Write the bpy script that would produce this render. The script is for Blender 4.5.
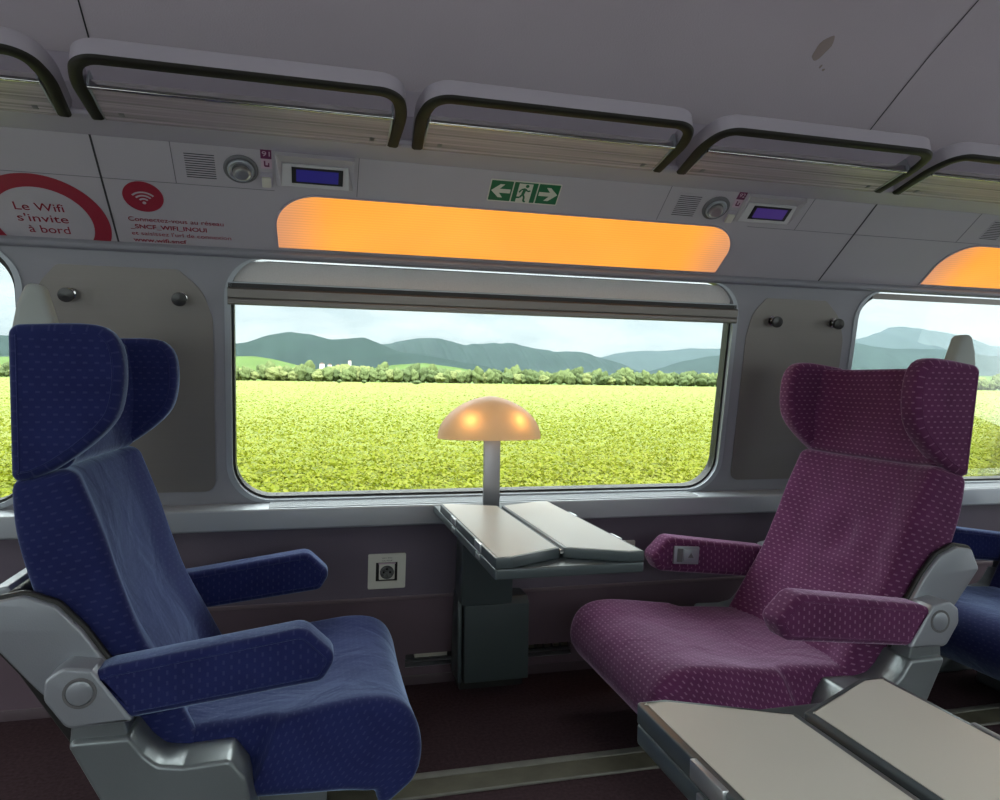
import bpy, bmesh, math, random
import numpy as np
from mathutils import Vector, Matrix
from mathutils.geometry import tessellate_polygon

random.seed(7)
SC = bpy.context.scene
for _o in list(bpy.data.objects):
    bpy.data.objects.remove(_o)
C = SC.collection

# ------------------------------------------------------------------ camera
cam_d = bpy.data.cameras.new('camera')
cam = bpy.data.objects.new('camera', cam_d)
C.objects.link(cam)
cam_d.sensor_fit = 'HORIZONTAL'
cam_d.sensor_width = 36.0
cam_d.lens = 36.0 * 725.0 / 1000.0
cam_d.clip_start = 0.02
cam_d.clip_end = 20000
_down = Vector((-.0137, 1, 17 / 725.)).normalized()
_X = Vector((2825, 22, 725.)); _X = (_X - _down * _X.dot(_down)).normalized()
_Z = -_down
_Y = _Z.cross(_X)
# rows below turn the camera's own axes (right, up, back) into the coach's axes
right = Vector((_X.x, _Y.x, _Z.x)); down_ = Vector((_X.y, _Y.y, _Z.y)); fwd = Vector((_X.z, _Y.z, _Z.z))
if fwd.y < 0:
    right.y *= -1; down_.y *= -1; fwd.y *= -1
R3 = Matrix((right, -down_, -fwd)).transposed()
cam.matrix_world = Matrix.Translation((0, 0, .93)) @ R3.to_4x4()
SC.camera = cam

# ------------------------------------------------------------------ exposure, sky, sun
SC.view_settings.view_transform = 'Standard'
SC.view_settings.look = 'None'
SC.view_settings.exposure = 0.42
SC.view_settings.gamma = 1.0
SC.view_settings.use_curve_mapping = False

W = bpy.data.worlds.new('sky'); SC.world = W; W.use_nodes = True
nt = W.node_tree; nt.nodes.clear()
wo = nt.nodes.new('ShaderNodeOutputWorld'); bg = nt.nodes.new('ShaderNodeBackground')
tc = nt.nodes.new('ShaderNodeTexCoord'); mp = nt.nodes.new('ShaderNodeMapping')
mp.inputs['Scale'].default_value = (1, 1, 3.2)
nz = nt.nodes.new('ShaderNodeTexNoise'); nz.inputs['Scale'].default_value = 6.5; nz.inputs['Detail'].default_value = 8
nz.inputs['Roughness'].default_value = .58
rp = nt.nodes.new('ShaderNodeValToRGB')
rp.color_ramp.elements[0].position = .34; rp.color_ramp.elements[0].color = (.47, .53, .53, 1)
rp.color_ramp.elements[1].position = .60; rp.color_ramp.elements[1].color = (.80, .86, .84, 1)
nt.links.new(tc.outputs['Generated'], mp.inputs['Vector']); nt.links.new(mp.outputs[0], nz.inputs['Vector'])
nt.links.new(nz.outputs['Fac'], rp.inputs[0]); nt.links.new(rp.outputs[0], bg.inputs['Color'])
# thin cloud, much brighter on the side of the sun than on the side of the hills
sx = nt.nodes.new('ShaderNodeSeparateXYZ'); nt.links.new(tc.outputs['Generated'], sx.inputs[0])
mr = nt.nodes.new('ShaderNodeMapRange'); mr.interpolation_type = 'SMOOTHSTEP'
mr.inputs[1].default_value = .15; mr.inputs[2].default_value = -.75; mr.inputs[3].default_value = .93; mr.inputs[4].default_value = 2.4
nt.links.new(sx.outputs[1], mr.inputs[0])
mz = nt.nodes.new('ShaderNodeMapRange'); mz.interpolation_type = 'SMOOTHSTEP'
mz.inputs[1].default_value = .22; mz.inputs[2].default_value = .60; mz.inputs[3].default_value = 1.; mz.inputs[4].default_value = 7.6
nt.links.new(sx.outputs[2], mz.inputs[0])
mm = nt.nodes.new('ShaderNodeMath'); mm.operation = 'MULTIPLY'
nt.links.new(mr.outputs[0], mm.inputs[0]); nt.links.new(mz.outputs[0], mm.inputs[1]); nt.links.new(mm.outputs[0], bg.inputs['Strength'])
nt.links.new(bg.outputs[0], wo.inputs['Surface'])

sd = bpy.data.lights.new('sun', 'SUN'); sd.energy = 1.6; sd.angle = math.radians(3); sd.color = (1, .96, .88)
sun = bpy.data.objects.new('sun', sd); C.objects.link(sun)
sun.rotation_euler = Vector((-.25, .42, -1)).to_track_quat('-Z', 'Y').to_euler()

# ------------------------------------------------------------------ materials
def node(nt, t, **kw):
    n = nt.nodes.new(t)
    for k, v in kw.items():
        if k in n.inputs: n.inputs[k].default_value = v
        else: setattr(n, k, v)
    return n

def base_mat(name, col, rough=.5, metal=0., spec=.5, sheen=0., sheen_tint=None, bump=0, bscale=200, coat=0, var=0, vscale=8):
    m = bpy.data.materials.new(name); m.use_nodes = True
    t = m.node_tree; p = t.nodes['Principled BSDF']
    p.inputs['Base Color'].default_value = (*col, 1)
    p.inputs['Roughness'].default_value = rough
    p.inputs['Metallic'].default_value = metal
    p.inputs['Specular IOR Level'].default_value = spec
    p.inputs['Coat Weight'].default_value = coat
    if sheen:
        p.inputs['Sheen Weight'].default_value = sheen
        p.inputs['Sheen Roughness'].default_value = .35
        p.inputs['Sheen Tint'].default_value = (*(sheen_tint or (1, 1, 1)), 1)
    co = node(t, 'ShaderNodeTexCoord')
    if var:
        n = node(t, 'ShaderNodeTexNoise', Scale=vscale, Detail=5.)
        t.links.new(co.outputs['Object'], n.inputs['Vector'])
        mx = node(t, 'ShaderNodeMix', data_type='RGBA')
        mx.inputs[6].default_value = (*[c * (1 - var) for c in col], 1)
        mx.inputs[7].default_value = (*[min(1, c * (1 + var)) for c in col], 1)
        t.links.new(n.outputs['Fac'], mx.inputs[0]); t.links.new(mx.outputs[2], p.inputs['Base Color'])
    if bump:
        n = node(t, 'ShaderNodeTexNoise', Scale=bscale, Detail=3.)
        t.links.new(co.outputs['Object'], n.inputs['Vector'])
        b = node(t, 'ShaderNodeBump', Strength=bump, Distance=.002)
        t.links.new(n.outputs['Fac'], b.inputs['Height']); t.links.new(b.outputs[0], p.inputs['Normal'])
    return m

def math_n(t, op, a, b=None):
    n = t.nodes.new('ShaderNodeMath'); n.operation = op
    for i, v in enumerate((a, b)):
        if v is None: continue
        if isinstance(v, (int, float)): n.inputs[i].default_value = v
        else: t.links.new(v, n.inputs[i])
    return n.outputs[0]

def fabric(name, col, dash, px=.0185, pz=.0130, amt=.75, sheen=.6, stint=(1, 1, 1), warm=None):
    m = base_mat(name, col, rough=.9, spec=.15, sheen=sheen, sheen_tint=stint)
    t = m.node_tree; p = t.nodes['Principled BSDF']
    uv = node(t, 'ShaderNodeUVMap'); sp = node(t, 'ShaderNodeSeparateXYZ'); t.links.new(uv.outputs[0], sp.inputs[0])
    u, v = sp.outputs[0], sp.outputs[1]
    vs = math_n(t, 'DIVIDE', v, pz)
    row = math_n(t, 'FLOOR', vs)
    off = math_n(t, 'MULTIPLY', math_n(t, 'MODULO', row, 2.), .5)
    us = math_n(t, 'ADD', math_n(t, 'DIVIDE', u, px), off)
    fu = math_n(t, 'ABSOLUTE', math_n(t, 'SUBTRACT', math_n(t, 'FRACT', us), .5))
    fv = math_n(t, 'ABSOLUTE', math_n(t, 'SUBTRACT', math_n(t, 'FRACT', vs), .5))
    mu = math_n(t, 'LESS_THAN', fu, .20); mv = math_n(t, 'LESS_THAN', fv, .14)
    mask = math_n(t, 'MULTIPLY', mu, mv)
    n = node(t, 'ShaderNodeTexNoise', Scale=14., Detail=4.)
    co = node(t, 'ShaderNodeTexCoord'); t.links.new(co.outputs['Object'], n.inputs['Vector'])
    mask = math_n(t, 'MULTIPLY', mask, amt)
    wear = node(t, 'ShaderNodeMix', data_type='RGBA')
    wear.inputs[6].default_value = (*[c * .82 for c in col], 1)
    wear.inputs[7].default_value = (*(warm or [c * 1.3 for c in col]), 1)
    t.links.new(n.outputs['Fac'], wear.inputs[0])
    mx = node(t, 'ShaderNodeMix', data_type='RGBA')
    t.links.new(wear.outputs[2], mx.inputs[6]); mx.inputs[7].default_value = (*dash, 1)
    t.links.new(mask, mx.inputs[0]); t.links.new(mx.outputs[2], p.inputs['Base Color'])
    # soft creases and pile
    n2 = node(t, 'ShaderNodeTexNoise', Scale=9., Detail=3., Distortion=.7); t.links.new(co.outputs['Object'], n2.inputs['Vector'])
    n3 = node(t, 'ShaderNodeTexNoise', Scale=420., Detail=2.); t.links.new(co.outputs['Object'], n3.inputs['Vector'])
    h = math_n(t, 'ADD', math_n(t, 'MULTIPLY', n2.outputs['Fac'], 1.), math_n(t, 'MULTIPLY', n3.outputs['Fac'], .06))
    b = node(t, 'ShaderNodeBump', Strength=.38, Distance=.016)
    t.links.new(h, b.inputs['Height']); t.links.new(b.outputs[0], p.inputs['Normal'])
    return m

def emis(name, col, s):
    m = bpy.data.materials.new(name); m.use_nodes = True
    p = m.node_tree.nodes['Principled BSDF']
    p.inputs['Base Color'].default_value = (*[c * .5 for c in col], 1)
    p.inputs['Emission Color'].default_value = (*col, 1); p.inputs['Emission Strength'].default_value = s
    return m

def brushed(name, col, rough=.4, metal=.6, sc=(3, 400, 400)):
    m = base_mat(name, col, rough=rough, metal=metal)
    t = m.node_tree; p = t.nodes['Principled BSDF']
    co = node(t, 'ShaderNodeTexCoord'); mpn = node(t, 'ShaderNodeMapping'); mpn.inputs['Scale'].default_value = sc
    n = node(t, 'ShaderNodeTexNoise', Scale=1., Detail=4.)
    t.links.new(co.outputs['Object'], mpn.inputs[0]); t.links.new(mpn.outputs[0], n.inputs['Vector'])
    b = node(t, 'ShaderNodeBump', Strength=.25, Distance=.001); t.links.new(n.outputs['Fac'], b.inputs['Height'])
    t.links.new(b.outputs[0], p.inputs['Normal'])
    r = node(t, 'ShaderNodeMapRange'); r.inputs[3].default_value = rough - .1; r.inputs[4].default_value = rough + .15
    t.links.new(n.outputs['Fac'], r.inputs[0]); t.links.new(r.outputs[0], p.inputs['Roughness'])
    return m

M = {}
M['blue'] = fabric('blue_velour', (.013, .016, .088), (.12, .14, .28), amt=.14, sheen=.75, stint=(.50, .66, 1.), warm=(.020, .028, .12))
M['purple'] = fabric('purple_velour', (.085, .021, .070), (.32, .17, .28), amt=.5, sheen=.6, stint=(.9, .66, .95), warm=(.13, .033, .105))
M['silver'] = base_mat('silver_paint', (.27, .29, .33), rough=.32, metal=.35, bump=.12, bscale=500)
M['seat_base'] = base_mat('base_grey_paint', (.16, .18, .195), rough=.28, metal=.4, bump=.1, bscale=500)
M['bright_grey'] = base_mat('light_grey_plastic', (.50, .50, .52), rough=.4)
M['black'] = base_mat('black_rubber', (.012, .012, .013), rough=.5)
M['handle_grey'] = base_mat('handle_grey', (.30, .33, .32), rough=.5)
M['wall'] = base_mat('wall_grey_paint', (.225, .228, .262), rough=.42, bump=.15, bscale=700, var=.04)
M['cove'] = base_mat('cove_grey_paint', (.39, .37, .405), rough=.45, bump=.15, bscale=700, var=.04)
M['ceil'] = base_mat('ceiling_grey', (.48, .43, .485), rough=.8, bump=.4, bscale=260, var=.06, vscale=3)
M['trimgrey'] = base_mat('trim_grey', (.33, .36, .40), rough=.38, metal=.25)
M['rack_grey'] = base_mat('rack_grey', (.37, .345, .41), rough=.45, metal=.1)
M['olive'] = base_mat('rail_olive_black', (.016, .015, .013), rough=.5, spec=.2)
M['lower'] = base_mat('lower_wall_vinyl', (.135, .112, .15), rough=.6, bump=.35, bscale=500, var=.08)
M['lower2'] = base_mat('kick_panel', (.125, .088, .112), rough=.5, bump=.15, bscale=400, var=.1)
M['carpet'] = base_mat('carpet', (.052, .032, .038), rough=1., spec=.05, bump=1., bscale=700, var=.6, vscale=110)
M['alu'] = brushed('brushed_aluminium', (.48, .50, .53), rough=.33, metal=.85)
M['frame_alu'] = base_mat('frame_aluminium', (.33, .36, .40), rough=.4, metal=.4)
M['pillar'] = brushed('pillar_panel_metal', (.20, .188, .18), rough=.42, metal=.55, sc=(4, 300, 300))
M['chrome'] = base_mat('chrome', (.55, .55, .56), rough=.15, metal=1.)
M['dark_chrome'] = base_mat('dark_chrome', (.03, .03, .032), rough=.25, metal=.2)
M['green_grey'] = base_mat('table_green_grey', (.075, .095, .105), rough=.3, metal=.2, coat=.2)
M['dark_green'] = base_mat('pedestal_dark_green', (.062, .080, .086), rough=.35, metal=.2)
M['laminate'] = base_mat('table_laminate', (.60, .58, .53), rough=.28, spec=.5, bump=.1, bscale=600, var=.03)
M['slat'] = brushed('blind_bar_metal', (.20, .19, .18), rough=.4, metal=.6)
M['white'] = base_mat('white_plastic', (.68, .68, .62), rough=.35)
M['ivory'] = base_mat('ivory_plastic', (.55, .53, .46), rough=.4)
M['red'] = base_mat('sticker_red', (.26, .012, .032), rough=.5)
M['green'] = base_mat('exit_green', (.005, .12, .045), rough=.4)
M['glow_paint'] = base_mat('exit_cream', (.55, .56, .47), rough=.5)
M['maroon'] = base_mat('label_maroon', (.11, .008, .06), rough=.4)
M['label_pink'] = base_mat('label_pale', (.50, .38, .45), rough=.4)
M['seam'] = base_mat('seam_dark', (.03, .03, .035), rough=.8)
M['seam_soft'] = base_mat('seam_soft', (.12, .12, .13), rough=.8)
M['dirty'] = base_mat('rail_dirt', (.085, .078, .055), rough=.7, bump=.6, bscale=60, var=.6, vscale=12)
M['bulb'] = emis('bulb_warm', (1., .50, .14), 9.)
M['screen'] = emis('display_blue', (.05, .04, .45), .07)
M['screen2'] = emis('display_violet', (.16, .08, .5), .09)

def lamp_panel_mat():
    m = bpy.data.materials.new('amber_diffuser'); m.use_nodes = True
    t = m.node_tree; p = t.nodes['Principled BSDF']
    co = node(t, 'ShaderNodeUVMap'); sp = node(t, 'ShaderNodeSeparateXYZ'); t.links.new(co.outputs[0], sp.inputs[0])
    w = math_n(t, 'SINE', math_n(t, 'MULTIPLY', sp.outputs[1], 2 * math.pi / .0085))
    w = math_n(t, 'ADD', math_n(t, 'MULTIPLY', w, .08), .80)
    # tube behind the diffuser stops short of both rounded ends
    e = math_n(t, 'ABSOLUTE', sp.outputs[0])
    r = node(t, 'ShaderNodeMapRange'); r.interpolation_type = 'SMOOTHSTEP'
    r.inputs[1].default_value = .50; r.inputs[2].default_value = .68; r.inputs[3].default_value = 1.; r.inputs[4].default_value = .0
    t.links.new(e, r.inputs[0])
    cr = node(t, 'ShaderNodeMix', data_type='RGBA')
    cr.inputs[6].default_value = (.60, .26, .13, 1); cr.inputs[7].default_value = (1., .365, .042, 1)
    t.links.new(r.outputs[0], cr.inputs[0])
    nz = node(t, 'ShaderNodeTexNoise', Scale=5., Detail=1.); t.links.new(co.outputs[0], nz.inputs['Vector'])
    s = math_n(t, 'MULTIPLY', w, math_n(t, 'ADD', math_n(t, 'MULTIPLY', nz.outputs['Fac'], .3), .88))
    t.links.new(cr.outputs[2], p.inputs['Emission Color']); t.links.new(s, p.inputs['Emission Strength'])
    p.inputs['Base Color'].default_value = (.25, .12, .04, 1); p.inputs['Roughness'].default_value = .4
    return m
M['amber'] = lamp_panel_mat()

def glass_mat(name, tint, gloss=.5):
    m = bpy.data.materials.new(name); m.use_nodes = True
    t = m.node_tree; t.nodes.clear()
    o = node(t, 'ShaderNodeOutputMaterial'); tr = node(t, 'ShaderNodeBsdfTransparent'); gl = node(t, 'ShaderNodeBsdfGlossy')
    tr.inputs[0].default_value = (*tint, 1); gl.inputs['Roughness'].default_value = .02
    f = node(t, 'ShaderNodeFresnel'); f.inputs[0].default_value = 1.3
    mx = node(t, 'ShaderNodeMixShader')
    t.links.new(math_n(t, 'MULTIPLY', f.outputs[0], gloss), mx.inputs[0])
    t.links.new(tr.outputs[0], mx.inputs[1]); t.links.new(gl.outputs[0], mx.inputs[2]); t.links.new(mx.outputs[0], o.inputs[0])
    return m
M['glass'] = glass_mat('window_glass', (.97, .98, .97))

def ribbed_mat():
    m = bpy.data.materials.new('ribbed_acrylic'); m.use_nodes = True
    t = m.node_tree; t.nodes.clear()
    o = node(t, 'ShaderNodeOutputMaterial'); tr = node(t, 'ShaderNodeBsdfTransparent'); p = node(t, 'ShaderNodeBsdfPrincipled')
    tr.inputs[0].default_value = (.8, .78, .75, 1)
    p.inputs['Base Color'].default_value = (.50, .43, .49, 1); p.inputs['Roughness'].default_value = .24
    p.inputs['Metallic'].default_value = .1
    co = node(t, 'ShaderNodeTexCoord'); mpn = node(t, 'ShaderNodeMapping'); mpn.inputs['Scale'].default_value = (.8, 120, 10)
    n = node(t, 'ShaderNodeTexNoise', Scale=1., Detail=3.)
    t.links.new(co.outputs['Object'], mpn.inputs[0]); t.links.new(mpn.outputs[0], n.inputs['Vector'])
    b = node(t, 'ShaderNodeBump', Strength=.9, Distance=.004); t.links.new(n.outputs['Fac'], b.inputs['Height'])
    t.links.new(b.outputs[0], p.inputs['Normal'])
    mx = node(t, 'ShaderNodeMixShader')
    r = node(t, 'ShaderNodeMapRange'); r.inputs[1].default_value = .35; r.inputs[2].default_value = .65; r.inputs[3].default_value = .45; r.inputs[4].default_value = .95
    t.links.new(n.outputs['Fac'], r.inputs[0]); t.links.new(r.outputs[0], mx.inputs[0])
    t.links.new(tr.outputs[0], mx.inputs[1]); t.links.new(p.outputs[0], mx.inputs[2]); t.links.new(mx.outputs[0], o.inputs[0])
    return m
M['ribbed'] = ribbed_mat()

def shade_mat():
    m = bpy.data.materials.new('frosted_amber_shade'); m.use_nodes = True
    t = m.node_tree; p = t.nodes['Principled BSDF']; o = t.nodes['Material Output']
    p.inputs['Base Color'].default_value = (.44, .37, .32, 1); p.inputs['Roughness'].default_value = .35
    tl = node(t, 'ShaderNodeBsdfTranslucent'); tl.inputs[0].default_value = (.80, .62, .47, 1)
    mx = node(t, 'ShaderNodeMixShader'); mx.inputs[0].default_value = .55
    t.links.new(p.outputs[0], mx.inputs[1]); t.links.new(tl.outputs[0], mx.inputs[2]); t.links.new(mx.outputs[0], o.inputs[0])
    return m
M['shade'] = shade_mat()

def leaf_mat(name, a, b, c):
    m = bpy.data.materials.new(name); m.use_nodes = True
    t = m.node_tree; p = t.nodes['Principled BSDF']
    at = node(t, 'ShaderNodeAttribute'); at.attribute_name = 'tone'
    r = node(t, 'ShaderNodeValToRGB')
    e = r.color_ramp.elements; e[0].color = (*a, 1); e[1].color = (*c, 1); x = e.new(.5); x.color = (*b, 1)
    t.links.new(at.outputs['Fac'], r.inputs[0]); t.links.new(r.outputs[0], p.inputs['Base Color'])
    p.inputs['Roughness'].default_value = .6; p.inputs['Specular IOR Level'].default_value = .12
    tl = node(t, 'ShaderNodeBsdfTranslucent'); t.links.new(r.outputs[0], tl.inputs[0])
    mx = node(t, 'ShaderNodeMixShader'); mx.inputs[0].default_value = .40
    t.links.new(p.outputs[0], mx.inputs[1]); t.links.new(tl.outputs[0], mx.inputs[2]); t.links.new(mx.outputs[0], t.nodes['Material Output'].inputs[0])
    return m
M['leaf'] = leaf_mat('crop_leaf', (.098, .122, .006), (.134, .149, .008), (.170, .172, .028))
M['soil'] = base_mat('crop_understorey', (.095, .114, .008), rough=1., var=.35, vscale=.6)
M['crown1'] = base_mat('tree_green', (.062, .082, .036), rough=1., spec=.05, var=.5, vscale=.6)
M['crown2'] = base_mat('tree_yellow_green', (.112, .128, .052), rough=1., spec=.05, var=.4, vscale=.6)
M['crown3'] = base_mat('tree_mid_green', (.080, .102, .042), rough=1., spec=.05, var=.5, vscale=.6)
M['bark'] = base_mat('bark', (.06, .045, .03), rough=.9)
M['forest'] = base_mat('hill_forest', (.012, .022, .017), rough=1., spec=0, var=.5, vscale=.012)
M['meadow'] = base_mat('hill_meadow', (.065, .10, .03), rough=1., spec=0, var=.55, vscale=.012)
M['house_wall'] = base_mat('house_plaster', (.36, .35, .33), rough=.8)
M['house_roof'] = base_mat('house_tiles', (.14, .075, .055), rough=.8)

# ------------------------------------------------------------------ mesh helpers
def finish(name, bm, mat, parent=None, smooth=35, loc=None, boxuv=False):
    bmesh.ops.remove_doubles(bm, verts=bm.verts, dist=1e-6)
    bmesh.ops.recalc_face_normals(bm, faces=bm.faces)
    if boxuv:
        uv = bm.loops.layers.uv.verify()
        for f in bm.faces:
            n = f.normal; a = max(range(3), key=lambda i: abs(n[i]))
            for l in f.loops:
                c = l.vert.co
                l[uv].uv = ((c.y, c.z), (c.x, c.z), (c.y, c.x))[a]
    me = bpy.data.meshes.new(name); bm.to_mesh(me); bm.free()
    ms = mat if isinstance(mat, (list, tuple)) else [mat]
    for k in ms: me.materials.append(k)
    if smooth is not None:
        me.polygons.foreach_set('use_smooth', [True] * len(me.polygons))
        me.set_sharp_from_angle(angle=math.radians(smooth))
    o = bpy.data.objects.new(name, me); C.objects.link(o)
    if parent is not None: o.parent = parent
    if loc is not None: o.location = loc
    return o

def tag(o, label=None, cat=None, group=None, kind=None):
    if label: o['label'] = label
    if cat: o['category'] = cat
    if group: o['group'] = group
    if kind: o['kind'] = kind
    return o

def thing(name, label, cat, loc=(0, 0, 0), group=None):
    o = bpy.data.objects.new(name, None); C.objects.link(o); o.location = loc; o.empty_display_size = .05
    return tag(o, label, cat, group)

def nbox(bm, lo, hi, bev=0, seg=2, xf=None):
    vs = [bm.verts.new((x, y, z)) for x in (lo[0], hi[0]) for y in (lo[1], hi[1]) for z in (lo[2], hi[2])]
    fs = [bm.faces.new([vs[i] for i in q]) for q in ((0, 1, 3, 2), (4, 6, 7, 5), (0, 4, 5, 1), (2, 3, 7, 6), (0, 2, 6, 4), (1, 5, 7, 3))]
    if bev:
        es = list({e for f in fs for e in f.edges})
        r = bmesh.ops.bevel(bm, geom=es, offset=bev, segments=seg, affect='EDGES', profile=.5)
        vs = list({v for v in r['verts']} | {v for v in vs if v.is_valid})
    if xf:
        for v in vs:
            if v.is_valid: v.co = xf(v.co)
    return vs

def box(name, lo, hi, mat, parent=None, bev=.002, xf=None, seg=2):
    bm = bmesh.new(); nbox(bm, lo, hi, bev, seg, xf)
    return finish(name, bm, mat, parent)

def rounded(pts, r, n=6):
    """closed 2-D polygon with rounded corners; r one number or one per corner"""
    out = []; N = len(pts)
    for i in range(N):
        p = Vector(pts[i]); a = Vector(pts[i - 1]); b = Vector(pts[(i + 1) % N])
        ri = r[i] if isinstance(r, (list, tuple)) else r
        u = (a - p); v = (b - p); lu, lv = u.length, v.length; u.normalize(); v.normalize()
        ang = math.acos(max(-1, min(1, u.dot(v))))
        if ri <= 0 or ang > math.pi - .02: out.append(p.copy()); continue
        t = ri / math.tan(ang / 2); t = min(t, lu * .48, lv * .48); rr = t * math.tan(ang / 2)
        c = p + (u + v).normalized() * (rr / math.sin(ang / 2))
        s = p + u * t - c; e = p + v * t - c
        tot = s.angle(e); sg = 1 if s.x * e.y - s.y * e.x > 0 else -1
        for k in range(n + 1):
            q = sg * tot * k / n; cs, sn = math.cos(q), math.sin(q)
            out.append(c + Vector((s.x * cs - s.y * sn, s.x * sn + s.y * cs)))
    return out

def offset_poly(pts, d):
    """move a closed polygon inward by d"""
    A = sum(pts[i - 1].x * pts[i].y - pts[i].x * pts[i - 1].y for i in range(len(pts)))
    s = 1 if A > 0 else -1
    out = []; N = len(pts)
    for i in range(N):
        a, p, b = pts[i - 1], pts[i], pts[(i + 1) % N]
        e1 = (p - a).normalized(); e2 = (b - p).normalized()
        n1 = Vector((-e1.y, e1.x)) * s; n2 = Vector((-e2.y, e2.x)) * s
        m = (n1 + n2)
        if m.length < 1e-6: m = n1
        m.normalize(); k = max(.4, m.dot(n1)); out.append(p + m * (d / k))
    return out

def soft_prism(bm, pts, y0, y1, r, seg=4, fn=None, swap=False):
    """outline in (x,z) extruded from y0 to y1 with rounded rims; fn maps (a,b,c)->co"""
    fn = fn or (lambda x, y, z: (x, y, z))
    uv = bm.loops.layers.uv.verify()
    rings = []; prm = []
    L = [0]
    for i in range(len(pts)): L.append(L[-1] + (pts[(i + 1) % len(pts)] - pts[i]).length)
    lay = []
    if r > 0:
        for k in range(seg + 1):
            a = math.pi / 2 * k / seg
            lay.append((r * (1 - math.sin(a)), y0 + r * (1 - math.cos(a))))
        for k in range(seg, -1, -1):
            a = math.pi / 2 * k / seg
            lay.append((r * (1 - math.sin(a)), y1 - r * (1 - math.cos(a))))
    else:
        lay = [(0, y0), (0, y1)]
    for d, y in lay:
        q = offset_poly(pts, d) if d > 1e-7 else pts
        rings.append(([bm.verts.new(fn(p.x, y, p.y)) for p in q], q, y, d))
    N = len(pts)
    for (ra, qa, ya, da), (rb, qb, yb, db) in zip(rings, rings[1:]):
        va = ya if da < 1e-7 or True else 0
        for i in range(N):
            j = (i + 1) % N
            try: f = bm.faces.new((ra[i], ra[j], rb[j], rb[i]))
            except ValueError: continue
            for l, c in zip(f.loops, ((L[i], ya), (L[i + 1], ya), (L[i + 1], yb), (L[i], yb))): l[uv].uv = (c[1], c[0])
    for ring, q, y, d in (rings[0], rings[-1]):
        tri = tessellate_polygon([[Vector((p.x, p.y, 0)) for p in q]])
        for t3 in tri:
            try: f = bm.faces.new([ring[i] for i in t3])
            except ValueError: continue
            for l, i in zip(f.loops, t3): l[uv].uv = (q[i].y, q[i].x) if swap else (q[i].x, q[i].y)

def spline(pts, n):
    P = [Vector(p) for p in pts]; P = [P[0] * 2 - P[1]] + P + [P[-1] * 2 - P[-2]]
    fine = []
    for i in range(1, len(P) - 2):
        for k in range(20):
            t = k / 20; a, b, c, d = P[i - 1], P[i], P[i + 1], P[i + 2]
            fine.append(.5 * ((2 * b) + (c - a) * t + (2 * a - 5 * b + 4 * c - d) * t * t + (3 * b - a - 3 * c + d) * t ** 3))
    fine.append(P[-2])
    L = [0]
    for a, b in zip(fine, fine[1:]): L.append(L[-1] + (b - a).length)
    out = []; j = 0
    for k in range(n + 1):
        s = L[-1] * k / n
        while j < len(L) - 2 and L[j + 1] < s: j += 1
        t = (s - L[j]) / max(1e-9, L[j + 1] - L[j]); out.append(fine[j].lerp(fine[j + 1], t))
    return out, L[-1]

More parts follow.
